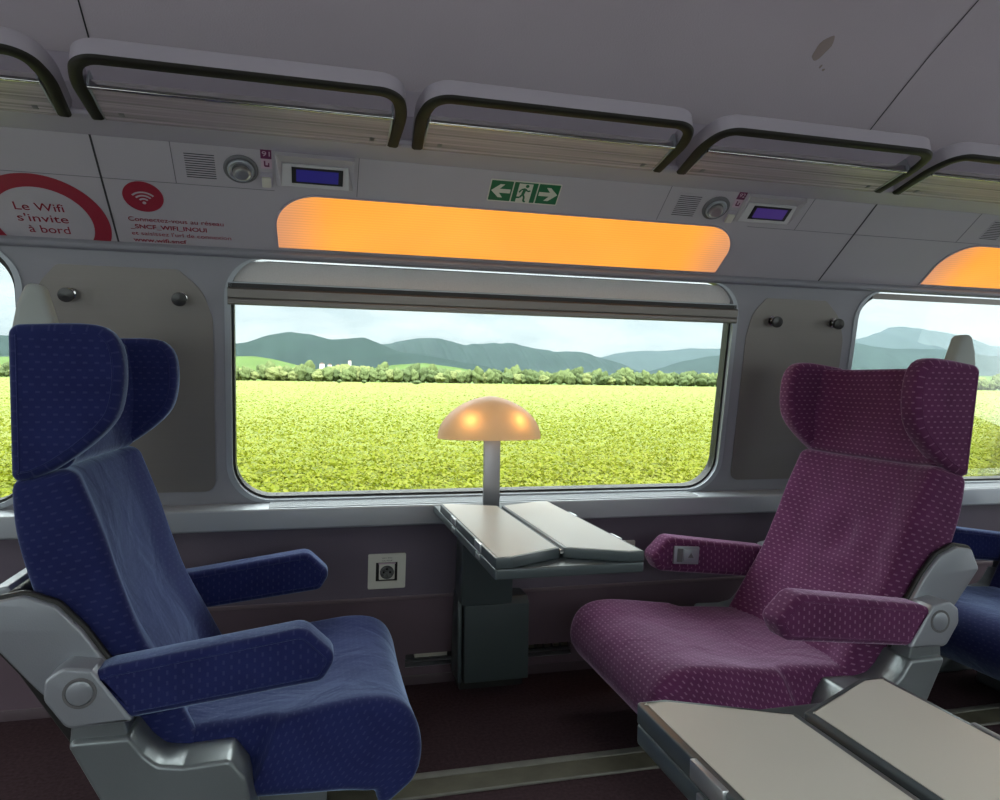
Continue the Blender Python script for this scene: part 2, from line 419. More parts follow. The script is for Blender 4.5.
def pad(bm, F, Rr, y0, y1, r, bulge=None, n=46, fn=None, wfun=None, nf=22):
    """cushion lofted along front curve F and rear curve Rr (x,z); bulge(v,t) pushes the front out"""
    fn = fn or (lambda x, y, z: (x, y, z))
    uv = bm.loops.layers.uv.verify()
    Fs, LF = spline(F, 200); Rs, LR = spline(Rr, 200)
    ym = (y0 + y1) / 2; hw0 = (y1 - y0) / 2
    st = []
    ks = 6
    for k in range(ks): st.append((r * (1 - math.cos(math.pi / 2 * k / ks))) / LF)
    for k in range(n + 1): st.append(r / LF + (1 - 2 * r / LF) * k / n)
    for k in range(ks - 1, -1, -1): st.append(1 - (r * (1 - math.cos(math.pi / 2 * k / ks))) / LF)
    rings = []
    for v in st:
        f_ = v * 200; i = min(199, int(f_)); fr = Fs[i].lerp(Fs[i + 1], f_ - i); rr_ = Rs[i].lerp(Rs[i + 1], f_ - i)
        d = min(v, 1 - v) * LF; ins = r - math.sqrt(max(0, r * r - (r - min(r, d)) ** 2))
        hh = (fr - rr_).length / 2; dr = (fr - rr_).normalized(); mid = (fr + rr_) / 2
        hw = (hw0 if not wfun else hw0 * wfun(v)) - ins; h = hh - ins; rc = max(.0005, r - ins)
        pts = []
        for k in range(nf + 1): pts.append(((-1 + 2 * k / nf) * (hw - rc), h))
        for k in range(1, 6): a = math.pi / 2 * k / 6; pts.append((hw - rc + rc * math.sin(a), h - rc + rc * math.cos(a)))
        for k in range(4): pts.append((hw, (h - rc) * (1 - 2 * k / 3)))
        for k in range(1, 6): a = math.pi / 2 * k / 6; pts.append((hw - rc + rc * math.cos(a), -(h - rc) - rc * math.sin(a)))
        for k in range(nf + 1): pts.append(((1 - 2 * k / nf) * (hw - rc), -h))
        for k in range(1, 6): a = math.pi / 2 * k / 6; pts.append((-(hw - rc) - rc * math.sin(a), -(h - rc) - rc * math.cos(a)))
        for k in range(4): pts.append((-hw, -(h - rc) * (1 - 2 * k / 3)))
        for k in range(1, 6): a = math.pi / 2 * k / 6; pts.append((-(hw - rc) - rc * math.cos(a), h - rc + rc * math.sin(a)))
        row = []; per = [0]
        for q in range(1, len(pts)): per.append(per[-1] + math.dist(pts[q], pts[q - 1]))
        per.append(per[-1] + math.dist(pts[0], pts[-1]))
        for a, b in pts:
            e = 0
            if bulge and b > 0: e = bulge(v, a / hw0) * min(1, max(0, b / max(h, 1e-6)))
            c = mid + dr * (b + e); row.append(bm.verts.new(fn(c.x, ym + a, c.y)))
        rings.append((row, v * LF, per))
    N = len(rings[0][0])
    for (ra, la, pa), (rb, lb, pb) in zip(rings, rings[1:]):
        for i in range(N):
            j = (i + 1) % N
            f = bm.faces.new((ra[i], ra[j], rb[j], rb[i]))
            for l, c in zip(f.loops, ((pa[i], la), (pa[i + 1], la), (pb[i + 1], lb), (pb[i], lb))): l[uv].uv = c
    for row, _, _ in (rings[0], rings[-1]):
        f = bm.faces.new(row)
        for l in f.loops: l[uv].uv = (l.vert.co.x, l.vert.co.y)

def tube(bm, path, prof, closed=False, up=Vector((0, 0, 1)), cap=True):
    """sweep a 2-D profile (side, up) along a path"""
    n = len(path); rows = []
    for i, p in enumerate(path):
        a = path[i - 1] if (i > 0 or closed) else p; b = path[(i + 1) % n] if (i < n - 1 or closed) else p
        t = (b - a).normalized(); s = t.cross(up).normalized(); u = s.cross(t).normalized()
        k = 1
        if (i > 0 and i < n - 1) or closed:
            k = 1 / max(.5, math.sqrt((1 + (p - a).normalized().dot((b - p).normalized())) / 2))
        rows.append([bm.verts.new(p + s * (x * k) + u * z) for x, z in prof])
    m = len(prof); R = list(zip(rows, rows[1:])) + ([(rows[-1], rows[0])] if closed else [])
    for ra, rb in R:
        for i in range(m): bm.faces.new((ra[i], ra[(i + 1) % m], rb[(i + 1) % m], rb[i]))
    if cap and not closed: bm.faces.new(rows[0]); bm.faces.new(rows[-1])

def circ(r, n=10, sx=1, sz=1): return [(r * sx * math.cos(2 * math.pi * k / n), r * sz * math.sin(2 * math.pi * k / n)) for k in range(n)]

def lathe(bm, prof, axis_fn, n=32):
    rows = []
    for r, h in prof: rows.append([bm.verts.new(axis_fn(r * math.cos(2 * math.pi * k / n), r * math.sin(2 * math.pi * k / n), h)) for k in range(n)])
    for a, b in zip(rows, rows[1:]):
        for i in range(n): bm.faces.new((a[i], a[(i + 1) % n], b[(i + 1) % n], b[i]))
    if prof[0][0] > 1e-5: bm.faces.new(rows[0])
    if prof[-1][0] > 1e-5: bm.faces.new(rows[-1])

# plane of the window wall and of the inward leaning cove above it; (x, s, depth towards the aisle)
TW = math.radians(9); TC = math.radians(52.5); TL = math.radians(8.3)
def PW(x, s, d=0): return Vector((x, 2.19 - s * math.sin(TW) - d * math.cos(TW), .60 + s * math.cos(TW) - d * math.sin(TW)))
def PC(x, s, d=0): return Vector((x, 2.083 - s * math.sin(TC) - d * math.cos(TC), 1.272 + s * math.cos(TC) - d * math.sin(TC)))
def PL(x, s, d=0): return Vector((x, 2.206 - s * math.sin(TL) - d * math.cos(TL), s * math.cos(TL) - d * math.sin(TL)))

def panel(bm, outer, holes, P, d0, d1):
    """flat sheet with holes in a wall plane, between depths d0 (back) and d1 (front)"""
    loops = [outer] + holes
    allp = [p for l in loops for p in l]
    tri = tessellate_polygon([[Vector((p.x, p.y, 0)) for p in l] for l in loops])
    fr = [bm.verts.new(P(p.x, p.y, d1)) for p in allp]; bk = [bm.verts.new(P(p.x, p.y, d0)) for p in allp]
    for t in tri:
        for vs in (fr, bk):
            try: bm.faces.new([vs[i] for i in t])
            except ValueError: pass
    k = 0
    for l in loops:
        n = len(l)
        for i in range(n):
            a, b = k + i, k + (i + 1) % n
            bm.faces.new((fr[a], fr[b], bk[b], bk[a]))
        k += n

def V2(l): return [Vector(p) for p in l]
def rect(x0, s0, x1, s1): return V2([(x0, s0), (x1, s0), (x1, s1), (x0, s1)])
def plate(name, outline, P, d0, d1, mat, parent=None, bev=0, boxuv=False):
    bm = bmesh.new(); soft_prism(bm, outline, d0, d1, bev, 3, lambda a, y, b: P(a, b, y))
    return finish(name, bm, mat, parent, smooth=30)
def struct(o): o['kind'] = 'structure'; return o

X0, X1 = -3.6, 5.0
# ------------------------------------------------------------------ floor
bm = bmesh.new(); nbox(bm, (X0, -.9, -.06), (X1, 2.30, 0)); struct(finish('floor', bm, M['carpet'], smooth=None))
bm = bmesh.new()
nbox(bm, (X0, 1.660, 0), (X1, 1.684, .006), .001); nbox(bm, (X0, 1.585, 0), (X1, 1.590, .006), .001)
rail = struct(finish('trim_1', bm, base_mat('rail_dull_metal', (.17, .165, .15), rough=.62, metal=.4, bump=.3, bscale=120, var=.3, vscale=30)))
bm = bmesh.new(); nbox(bm, (X0, 1.593, 0), (X1, 1.662, .003)); finish('rail_groove', bm, M['dirty'], rail)

# ------------------------------------------------------------------ lower wall
bm = bmesh.new(); panel(bm, rect(X0, .288, X1, .53), [], PL, -.04, 0)
wl = struct(finish('wall_window_lower', bm, M['lower'], smooth=None))
bm = bmesh.new()
panel(bm, rect(X0, -.02, X1, .284), [rounded(rect(.276, .057, .437, .099), .004, 2), rounded(rect(.661, .057, .812, .099), .004, 2)], PL, -.04, 0)
struct(finish('wall_window_kick', bm, M['lower2'], smooth=None))
bm = bmesh.new(); soft_prism(bm, rounded(V2([(-.001, .281), (.006, .281), (.006, .291), (-.001, .291)]), .002, 3), X0, X1, 0, 1, lambda a, y, b: PL(y, b, a))
struct(finish('trim_2', bm, base_mat('kick_edge', (.16, .12, .14), rough=.35)))
bm = bmesh.new(); soft_prism(bm, V2([(-.002, 0), (.007, 0), (.006, .026), (.004, .030), (-.002, .030)]), X0, X1, 0, 1, lambda a, y, b: PL(y, b, a))
struct(finish('baseboard_window', bm, base_mat('baseboard_dark', (.07, .048, .06), rough=.55)))
for x0, x1, lb in ((.276, .437, 'narrow heater slot in the kick panel between blue seat and table pedestal'),
                   (.661, .812, 'narrow heater slot in the kick panel between table pedestal and purple seat')):
    t = thing('heater_vent', lb, 'vent', PL((x0 + x1) / 2, .06))
    iv = -t.location
    def PLl(x, s, d=0, iv=iv): return PL(x, s, d) + iv
    plate('vent_box', rect(x0 - .004, .050, x1 + .004, .105), PLl, -.05, -.03, M['black'], t)
    plate('slot_bar', rect(x0, .068, x1, .071), PLl, -.022, -.006, M['alu'], t)
    plate('slot_lip', rect(x0, .0565, x1, .0590), PLl, -.02, .001, M['alu'], t)
    if x0 < .5: plate('heater_fin', rect(x0 + .03, .080, x1 - .03, .093), PLl, -.03, -.012, M['ivory'], t)
    else:
        for k in range(5): plate('heater_fin', rect(x0 + .012 + k * .028, .079, x0 + .030 + k * .028, .088), PLl, -.03, -.014, M['dirty'], t)

# ------------------------------------------------------------------ ledge below the windows
bm = bmesh.new()
soft_prism(bm, rounded(V2([(2.15, .512), (2.100, .512), (2.098, .517), (2.100, .566), (2.103, .571), (2.201, .574), (2.21, .55)]), [0, .003, .003, .003, .004, 0, 0], 3), X0, X1, 0, 1, lambda a, y, b: (y, a, b))
struct(finish('trim_3', bm, M['trimgrey']))
bm = bmesh.new()
def PS(x, s, d=0): return Vector((x, 2.112 + s, .5722 + d + s * .03))
for x0, x1 in ((-2.25, -.84), (-.12, 1.21), (1.93, 3.2)):
    soft_prism(bm, rect(x0, 0, x1, .078), -.001, .002, 0, 1, lambda a, y, b: PS(a, b, y))
    for k in range(7): soft_prism(bm, rect(x0, .008 + k * .010, x1, .011 + k * .010), .002, .0034, 0, 1, lambda a, y, b: PS(a, b, y))
struct(finish('trim_4', bm, M['alu'], smooth=None))

# ------------------------------------------------------------------ window wall and windows
wins = [(-2.32, -.730, True), (-.230, 1.327, False), (1.787, 3.35, True)]
def wout(x0, x1, e=0, up=.668):
    return rounded(V2([(x0 + e, -.025 + e), (x1 - e, -.025 + e), (x1 - e, up - e), (x0 + e, up - e)]), [.115 - e, .115 - e, .105 - e * .5, .105 - e * .5], 10)
bm = bmesh.new()
panel(bm, rect(X0, -.045, X1, .69), [wout(a, b) for a, b, _ in wins], PW, -.05, 0)
struct(finish('wall_window', bm, M['wall'], smooth=None))
for i, (x0, x1, raised) in enumerate(wins):
    w = bpy.data.objects.new('window_%d' % (i + 1), None); C.objects.link(w); w['kind'] = 'structure'
    bm = bmesh.new(); panel(bm, wout(x0 - .004, x1 + .004, -.004), [wout(x0, x1, .008, .6775)], PW, -.03, .004)
    finish('window_frame', bm, M['frame_alu'], w, smooth=30)
    bm = bmesh.new(); panel(bm, wout(x0, x1, .006), [wout(x0, x1, .015)], PW, -.045, -.012)
    finish('gasket', bm, M['black'], w, smooth=30)
    bm = bmesh.new(); panel(bm, wout(x0, x1, .01), [], PW, -.038, -.034)
    finish('pane', bm, M['glass'], w, smooth=None)
    if not raised:
        bl = thing('window_blind', 'grey roller blind pulled down slightly behind its bar at the middle window', 'blind', PW((x0 + x1) / 2, .6))
        iv = -bl.location
        PB = lambda x, s, d=0: PW(x, s, d) + iv
        o = plate('blind_fabric', rounded(rect(x0 + .016, .585, x1 - .02, .660), [0, 0, .085, .095], 10), PB, -.012, -.010,
                  base_mat('blind_weave', (.66, .66, .66), rough=.85, bump=1., bscale=900, var=.12, vscale=300), bl)
        bm = bmesh.new()
        soft_prism(bm, V2([(-.012, .541), (.006, .541), (.012, .546), (.012, .556), (.009, .559), (.012, .562), (.012, .584), (.006, .588), (-.012, .588)]), x0 + .001, x1, 0, 1,
                   lambda a, y, b: PB(y, b, a))
        finish('bottom_bar', bm, M['slat'], bl)
        bm = bmesh.new(); soft_prism(bm, V2([(-.010, .588), (.004, .588), (.004, .600), (-.010, .600)]), x0 + .002, x1 - .002, 0, 1, lambda a, y, b: PB(y, b, a))
        finish('bar_shadow_gap', bm, M['black'], bl)
        bm = bmesh.new(); soft_prism(bm, V2([(-.006, .600), (.006, .600), (.006, .604), (-.006, .604)]), x0 + .003, x1 - .003, 0, 1, lambda a, y, b: PB(y, b, a))
        finish('bar_edge', bm, M['frame_alu'], bl)
    else:
        bm = bmesh.new(); soft_prism(bm, V2([(-.02, .642), (-.004, .642), (-.004, .662), (-.02, .662)]), x0 + .06, x1 - .06, 0, 1, lambda a, y, b: PW(y, b, a))
        finish('blind_bar', bm, M['slat'], w)

# brushed panels on the pillars between the windows, with coat hooks
def pillar(x0, x1, lb, knobs, klabels):
    o = rounded(V2([(x0, .012), (x1, .012), (x1, .50), (x1 - .025, .575), (x1 - .085, .628), (x0 + .06, .628), (x0 + .015, .575), (x0, .50)]), [.03, .03, .1, .1, .02, .02, .1, .1], 6)
    bm = bmesh.new(); soft_prism(bm, o, .0005, .003, 0, 1, lambda a, y, b: PW(a, b, y))
    p = finish('pillar_panel', bm, M['pillar'], smooth=30); tag(p, lb, 'panel')
    for (kx, ks), kl in zip(knobs, klabels):
        t = thing('coat_hook', kl, 'hook', PW(kx, ks, .003))
        U = Vector((0, math.sin(-TW), math.cos(TW))); N = Vector((0, -math.cos(TW), -math.sin(TW)))
        bm = bmesh.new(); lathe(bm, [(.0001, 0), (.016, 0), (.016, .003), (.009, .005), (.008, .020), (.0001, .020)], lambda a, b, h: Vector((a, 0, 0)) + U * b + N * h, 20)
        finish('hook_stem', bm, M['chrome'], t)
        bm = bmesh.new(); lathe(bm, [(.0001, .016), (.012, .016), (.0175, .019), (.0185, .024), (.0175, .029), (.0001, .031)], lambda a, b, h: Vector((a * 1.05, 0, 0)) + U * (b - .002) + N * (h + .004), 24)
        finish('hook_knob', bm, M['dark_chrome'], t)
pillar(-.702, -.268, 'brushed metal wall panel with two round coat hooks behind the blue wing seat',
       [(-.615, .553), (-.347, .553)], ['round chrome coat hook, leftmost on the panel behind the blue seat', 'round chrome coat hook on the panel behind the blue seat, nearest the middle window'])
pillar(1.372, 1.745, 'brushed metal wall panel with two round coat hooks behind the purple wing seat',
       [(1.462, .555), (1.697, .556)], ['round chrome coat hook above the purple seat, nearest the middle window', 'round chrome coat hook above the purple seat, nearest the right hand window'])

# ------------------------------------------------------------------ cove
bm = bmesh.new(); panel(bm, rect(X0, 0, X1, .345), [], PC, -.03, 0)
struct(finish('wall_cove', bm, M['cove'], smooth=None))
bm = bmesh.new()
soft_prism(bm, rounded(V2([(2.11, 1.262), (2.080, 1.258), (2.066, 1.262), (2.062, 1.272), (2.070, 1.283), (2.10, 1.30)]), [0, .004, .005, .005, .004, 0], 3), X0, X1, 0, 1, lambda a, y, b: (y, a, b))
struct(finish('trim_5', bm, M['wall']))
n_tr = 6
# dark joints between cove panels, fine seams of the service flaps
bm = bmesh.new()
for x in (-2.596, -.492, 1.612, 3.716):
    panel(bm, rect(x - .0022, .003, x + .0022, .334), [], PC, -.001, .0008)
struct(finish('trim_6', bm, M['seam'], smooth=None))
bm = bmesh.new()
for x in (-.327, .103, .945, 1.40, 2.0): panel(bm, rect(x - .0008, .216, x + .0008, .334), [], PC, -.001, .0006)
panel(bm, rect(X0, .3335, X1, .335), [], PC, -.001, .0006)
for a, b in ((-.492, -.099), (1.24, 2.1), (-2.0, -.492)): panel(bm, rect(a, .2155, b, .2166), [], PC, -.001, .0005)
struct(finish('trim_7', bm, M['seam_soft'], smooth=None))

def cove_lamp(x0, x1, lb):
    o = [Vector((x0 + .003, .030)), Vector((x1 - .003, .030))]
    o += [Vector((x1 - .105 + .105 * math.cos(math.pi / 2 * k / 14), .105 + .103 * math.sin(math.pi / 2 * k / 14))) for k in range(15)]
    o += [Vector((x0 + .105 - .105 * math.sin(math.pi / 2 * k / 14), .105 + .103 * math.cos(math.pi / 2 * k / 14))) for k in range(15)]
    xm = (x0 + x1) / 2
    t = thing('cove_lamp', lb, 'lamp', PC(xm, .03)); iv = -t.location
    PCl = lambda x, s, d=0: PC(x, s, d) + iv
    bm = bmesh.new(); soft_prism(bm, o, .0008, .004, .002, 3, lambda a, y, b: PCl(a, b, y))
    uv = bm.loops.layers.uv.verify()
    inv = {}
    for f in bm.faces:
        for l in f.loops:
            c = l.vert.co; l[uv].uv = (c.x, (c.z) / math.cos(TC))
    finish('diffuser', bm, M['amber'], t)
    bm = bmesh.new(); panel(bm, [p.copy() for p in offset_poly(o, -.004)], [o], PCl, 0, .003)
    finish('lamp_rim', bm, M['rack_grey'], t)
cove_lamp(-.098, 1.226, 'long amber glowing lamp panel set in the cove above the middle window')
cove_lamp(2.006, 3.33, 'amber glowing lamp panel in the cove above the right hand window')
cove_lamp(-2.202, -.878, 'amber glowing lamp panel in the cove above the left hand window')

# writing ------------------------------------------------------------
_F = {}
def text_obj(name, body, width, mat, place, parent, depth=.0006, height=None, bold=False):
    """text mesh; width in metres, place(a,b,d) maps writing coordinates to 3-D"""
    cu = bpy.data.curves.new('t', 'FONT'); cu.body = body; cu.size = 1; cu.align_x = 'LEFT'
    cu.offset = .020 if bold else .004
    ob = bpy.data.objects.new('t', cu); C.objects.link(ob)
    bpy.context.view_layer.update()
    dg = bpy.context.evaluated_depsgraph_get()
    me = bpy.data.meshes.new_from_object(ob.evaluated_get(dg))
    bpy.data.objects.remove(ob)
    xs = [v.co.x for v in me.vertices]; w = max(xs) - min(xs); k = width / w; x0 = min(xs)
    ky = k if height is None else height / .7
    for v in me.vertices: v.co = place((v.co.x - x0) * k, v.co.y * ky, depth)
    me.name = name; me.materials.clear(); me.materials.append(mat)
    o = bpy.data.objects.new(name, me); C.objects.link(o); o.parent = parent
    return o

# wifi sticker with the ring
t = thing('wifi_invitation_sticker', 'large red ring sticker with wifi invitation text on the cove, cut by its lower edge', 'sticker', PC(-.65, .006)); iv = -t.location
PCl = lambda x, s, d=0, iv=iv: PC(x, s, d) + iv
cx, cs = -.648, .066
a0o = math.asin((.006 - cs) / .147); a0i = math.asin((.006 - cs) / .109)
ring = [Vector((cx + .147 * math.cos(a), cs + .147 * math.sin(a))) for a in [a0o + (math.pi - 2 * a0o) * k / 60 for k in range(61)]]
ring += [Vector((cx + .109 * math.cos(a), cs + .109 * math.sin(a))) for a in [math.pi - a0i - (math.pi - 2 * a0i) * k / 60 for k in range(61)]]
plate('ring_mark', ring, PCl, .0003, .001, M['red'], t)
for body, x, s, w in (('Le Wifi', -.704, .103, .108), ("s'invite", -.706, .068, .112), ('\u00e0 bord', -.690, .033, .092)):
    text_obj('sticker_text', body, w, M['red'], lambda a, b, d, x=x, s=s: PCl(x + a, s + b, d), t, height=.024)

t = thing('wifi_address_sticker', 'small red round wifi emblem with connection instructions printed under it', 'sticker', PC(-.41, .02)); iv = -t.location
PCm = lambda x, s, d=0, iv=iv: PC(x, s, d) + iv
disc = [Vector((-.409 + .046 * math.cos(k * math.pi / 24), .168 + .046 * math.sin(k * math.pi / 24))) for k in range(48)]
plate('wifi_disc', disc, PCm, .0003, .0010, M['red'], t)
bm = bmesh.new()
for r in (.012, .022, .032):
    arc = [Vector((-.409 + (r + .0022) * math.cos(a), .150 + (r + .0022) * math.sin(a))) for a in [math.radians(42 + 96 * k / 16) for k in range(17)]]
    arc += [Vector((-.409 + (r - .0022) * math.cos(a), .150 + (r - .0022) * math.sin(a))) for a in [math.radians(138 - 96 * k / 16) for k in range(17)]]
    panel(bm, arc, [], PCm, .001, .0014)
panel(bm, [Vector((-.409 + .0042 * math.cos(k * math.pi / 8), .150 + .0042 * math.sin(k * math.pi / 8))) for k in range(16)], [], PCm, .001, .0014)
finish('wifi_waves', bm, M['cove'], t, smooth=None)
for body, x, s, w, h, bd in (('Connectez-vous au r\u00e9seau', -.455, .090, .225, .0140, False), ('_SNCF_WIFI_INOUI', -.455, .066, .182, .0135, True),
                             ("et saisissez l'url de connexion", -.455, .044, .240, .0130, False), ('www.wifi.sncf', -.455, .022, .128, .0125, True)):
    text_obj('sticker_text', body, w, M['red'], lambda a, b, d, x=x, s=s: PCm(x + a, s + b, d), t, height=h, bold=bd)

# exit sign
t = thing('exit_sign', 'green emergency exit sticker with running figure and two arrows above the middle lamp panel', 'sign', PC(.54, .24)); iv = -t.location
PE = lambda x, s, d=0, iv=iv: PC(x, s, d) + iv
plate('sign_plate', rounded(rect(.441, .238, .636, .308), .003, 2), PE, .0004, .0012, M['glow_paint'], t)
cells = [(.444, .503), (.5065, .5705), (.574, .633)]
for a, b in cells: plate('green_field', rounded(rect(a, .2415, b, .3045), .001, 1), PE, .0012, .0016, M['green'], t)
def arrow(x, s, sg):
    q = [(0, 0), (.022, .021), (.034, .021), (.022, .0062), (.052, .0062), (.052, -.0062), (.022, -.0062), (.034, -.021), (.022, -.021)]
    return [Vector((x + sg * a, s + b)) for a, b in q][::(1 if sg > 0 else -1)]
plate('arrow_left', arrow(.447, .273, 1), PE, .0016, .002, M['glow_paint'], t)
plate('arrow_right', arrow(.630, .273, -1), PE, .0016, .002, M['glow_paint'], t)
plate('doorway', rect(.519, .2415, .557, .3010), PE, .0016, .002, M['glow_paint'], t)
bm = bmesh.new()
def limb(pts, w):
    for a, b in zip(pts, pts[1:]):
        a, b = Vector(a), Vector(b); n = (b - a).normalized(); n = Vector((-n.y, n.x)) * w
        panel(bm, [a + n, a - n, b - n, b + n], [], PE, .002, .0024)
limb([(.5375, .286), (.5345, .268)], .0042); limb([(.538, .286), (.528, .282), (.523, .273)], .0022); limb([(.538, .285), (.546, .278), (.553, .280)], .0022)
limb([(.535, .268), (.540, .258), (.540, .246), (.546, .244)], .0026); limb([(.534, .268), (.528, .257), (.514, .256)], .0026)
panel(bm, [Vector((.542 + .005 * math.cos(k * math.pi / 6), .294 + .005 * math.sin(k * math.pi / 6))) for k in range(12)], [], PE, .002, .0024)
finish('running_figure', bm, M['green'], t, smooth=None)

# service units: speaker slots, reading spot, number label, call switch, display
def service(x, num, lbs, scr, screen=True, shift=0.):
    gx = x
    g = thing('speaker_grille', lbs[0], 'grille', PC(gx + .03, .24)); iv = -g.location
    P = lambda a, s, d=0: PC(a, s, d) + iv
    plate('grille_plate', rounded(rect(gx - .004, .234, gx + .072, .314), .003, 2), P, .0003, .0010, M['cove'], g)
    for k in range(11): plate('slot', rect(gx, .2385 + k * .0066, gx + .067, .2408 + k * .0066), P, .0010, .0014, M['seam'], g)
    s = thing('reading_light', lbs[1], 'light', PC(x + .125, .2735)); 
    U = PC(0, 1) - PC(0, 0); N = PC(0, 0, 1) - PC(0, 0, 0)
    ax = lambda a, b, h: Vector((a, 0, 0)) + U * b + N * h
    bm = bmesh.new(); lathe(bm, [(.040, .000), (.040, .003), (.036, .006), (.032, .005)], ax, 36); finish('housing', bm, M['seam_soft'], s)
    bm = bmesh.new(); lathe(bm, [(.0001, .001), (.031, .001), (.031, .005), (.0305, .008), (.028, .010), (.022, .006), (.018, .004), (.0001, .004)], lambda a, b, h: ax(a, b - .001, h), 32); finish('bezel', bm, M['silver'], s)
    bm = bmesh.new(); lathe(bm, [(.021, .005), (.021, .009), (.016, .011), (.009, .009), (.0001, .011)], lambda a, b, h: ax(a + .002, b - .008, h), 28); finish('lens', bm, base_mat('lens_glass', (.5, .5, .48), rough=.28, metal=.8), s)
    l = thing('seat_number_label', lbs[2], 'label', PC(x + .184, .29)); iv2 = -l.location
    P2 = lambda a, s_, d=0: PC(a, s_, d) + iv2
    lx = x + .172
    plate('number_field', rect(lx, .309, lx + .025, .335), P2, .0004, .001, M['maroon'], l)
    plate('seat_symbol_field', rect(lx, .281, lx + .025, .309), P2, .0004, .001, M['label_pink'], l)
    text_obj('number_text', num, .018, M['label_pink'], lambda a, b, d: P2(lx + .0035 + a, .317 + b, d + .001), l, height=.0135)
    bm = bmesh.new(); q = [(.007, .303), (.011, .303), (.010, .292), (.012, .288), (.018, .288), (.019, .297), (.016, .297), (.0155, .293)]
    q = [(.007, .303), (.0105, .303), (.0105, .291), (.0165, .291), (.0165, .298), (.0195, .298), (.0195, .2865), (.009, .2865), (.007, .289)]
    panel(bm, [Vector((lx + a, b)) for a, b in q], [], P2, .001, .0014); finish('seat_symbol', bm, M['maroon'], l, smooth=None)
    b_ = thing('light_switch', lbs[3], 'switch', PC(x + .184, .247)); iv3 = -b_.location
    P3 = lambda a, s_, d=0: PC(a, s_, d) + iv3
    plate('switch_surround', rounded(rect(x + .169, .227, x + .197, .270), .003, 3), P3, .0002, .002, M['rack_grey'], b_)
    plate('switch_key', rounded(rect(x + .172, .229, x + .194, .258), .003, 3), P3, .002, .008, M['ivory'], b_, bev=.0015)
    if screen:
        d = thing('seat_display', lbs[4], 'display', PC(x + .31, .27)); iv4 = -d.location
        P4 = lambda a, s_, dd=0: PC(a, s_, dd) + iv4
        # slanted surround: outer rim at the cove, screen plate tipped towards the seats
        x += shift
        oa = [(x + .206, .232), (x + .392, .232), (x + .392, .332), (x + .206, .332)]
        ib = [(x + .218, .238), (x + .382, .238), (x + .378, .303), (x + .222, .303)]
        bm = bmesh.new()
        A = [bm.verts.new(P4(a, b, .0005 if b < .3 else .014)) for a, b in oa]; B = [bm.verts.new(P4(a, b, .006 if b < .3 else .001)) for a, b in ib]
        Z = [bm.verts.new(P4(a, b, -.002)) for a, b in oa]
        for i in range(4):
            j = (i + 1) % 4; bm.faces.new((A[i], A[j], B[j], B[i])); bm.faces.new((A[i], A[j], Z[j], Z[i]))
        bm.faces.new(Z)
        finish('surround', bm, M['cove'], d, smooth=None)
        plate('screen_plate', V2(ib), P4, .0015, .006, M['bright_grey'], d)
        plate('screen_bezel', rect(x + .243, .250, x + .366, .297), P4, .006, .0075, M['black'], d)
        plate('screen_glass', rect(x + .254, .256, x + .355, .291), P4, .0075, .008, scr, d)
service(-.300, '91', ['louvred speaker grille in the cove beside the wifi emblem', 'round swivel reading light between speaker grille and label 91 near the wifi emblem', 'small maroon and pink seat label above the left switch, near the wifi emblem',
        'small ivory push switch under the seat label near the wifi emblem', 'blue seat display screen in a slanted surround above the left end of the middle lamp'], M['screen'])
service(.982, '92', ['louvred speaker grille in the cove above the right end of the middle lamp panel', 'round swivel reading light left of the violet display screen', 'small maroon and pink seat label beside the violet display screen',
        'small ivory push switch just left of the violet display screen', 'violet seat display screen in a slanted surround right of the middle lamp'], M['screen2'], shift=-.006)
g = thing('speaker_grille', 'louvred speaker grille above the right hand lamp panel, cut by the right edge', 'grille', PC(2.11, .24)); iv = -g.location
P = lambda a, s, d=0: PC(a, s, d) + iv
plate('grille_plate', rounded(rect(2.07, .234, 2.146, .314), .003, 2), P, .0003, .0010, M['cove'], g)
for k in range(11): plate('slot', rect(2.074, .2385 + k * .0066, 2.141, .2408 + k * .0066), P, .0010, .0014, M['seam'], g)

# ------------------------------------------------------------------ luggage rack lip, back and ceiling
bm = bmesh.new()
prof = V2([(1.84, 1.470), (1.812, 1.476), (1.752, 1.489), (1.742, 1.494), (1.738, 1.503), (1.748, 1.509), (1.80, 1.520), (1.84, 1.522), (1.86, 1.49)])
soft_prism(bm, rounded(prof, [0, .004, .006, .004, .004, .004, .004, 0, 0], 3), X0, X1, 0, 1, lambda a, y, b: (y, a, b))
struct(finish('trim_8', bm, M['rack_grey']))
bm = bmesh.new()
prof = [(1.84, 1.50), (1.805, 1.575), (1.800, 1.582), (1.85, 1.664), (1.91, 1.664), (1.91, 1.50)]
soft_prism(bm, V2(prof), X0, X1, 0, 1, lambda a, y, b: (y, a, b))
struct(finish('wall_rack_back', bm, M['rack_grey'], smooth=20))
bm = bmesh.new()
cp = [(1.853, 1.662), (1.78, 1.708), (1.70, 1.757), (1.60, 1.816), (1.45, 1.893), (1.28, 1.965), (1.10, 2.02), (.9, 2.055), (.7, 2.07), (.4, 2.07), (.2, 2.05), (0, 2.0), (-.2, 1.93), (-.42, 1.82), (-.56, 1.70), (-.7, 1.60)]
top = [(y, z + .04) for y, z in cp][::-1]
soft_prism(bm, V2(cp + top), X0, X1, 0, 1, lambda a, y, b: (y, a, b))
struct(finish('ceiling', bm, M['ceil'], smooth=40))
bm = bmesh.new()
for x in (-2.596, -.492, 1.575, 3.716):
    vs0 = None
    for (y, z) in cp[:10]:
        a = [bm.verts.new((x - .0018, y, z - .0012)), bm.verts.new((x + .0018, y, z - .0012))]
        if vs0: bm.faces.new((vs0[0], vs0[1], a[1], a[0]))
        vs0 = a
struct(finish('trim_9', bm, M['seam'], smooth=None))
bm = bmesh.new()
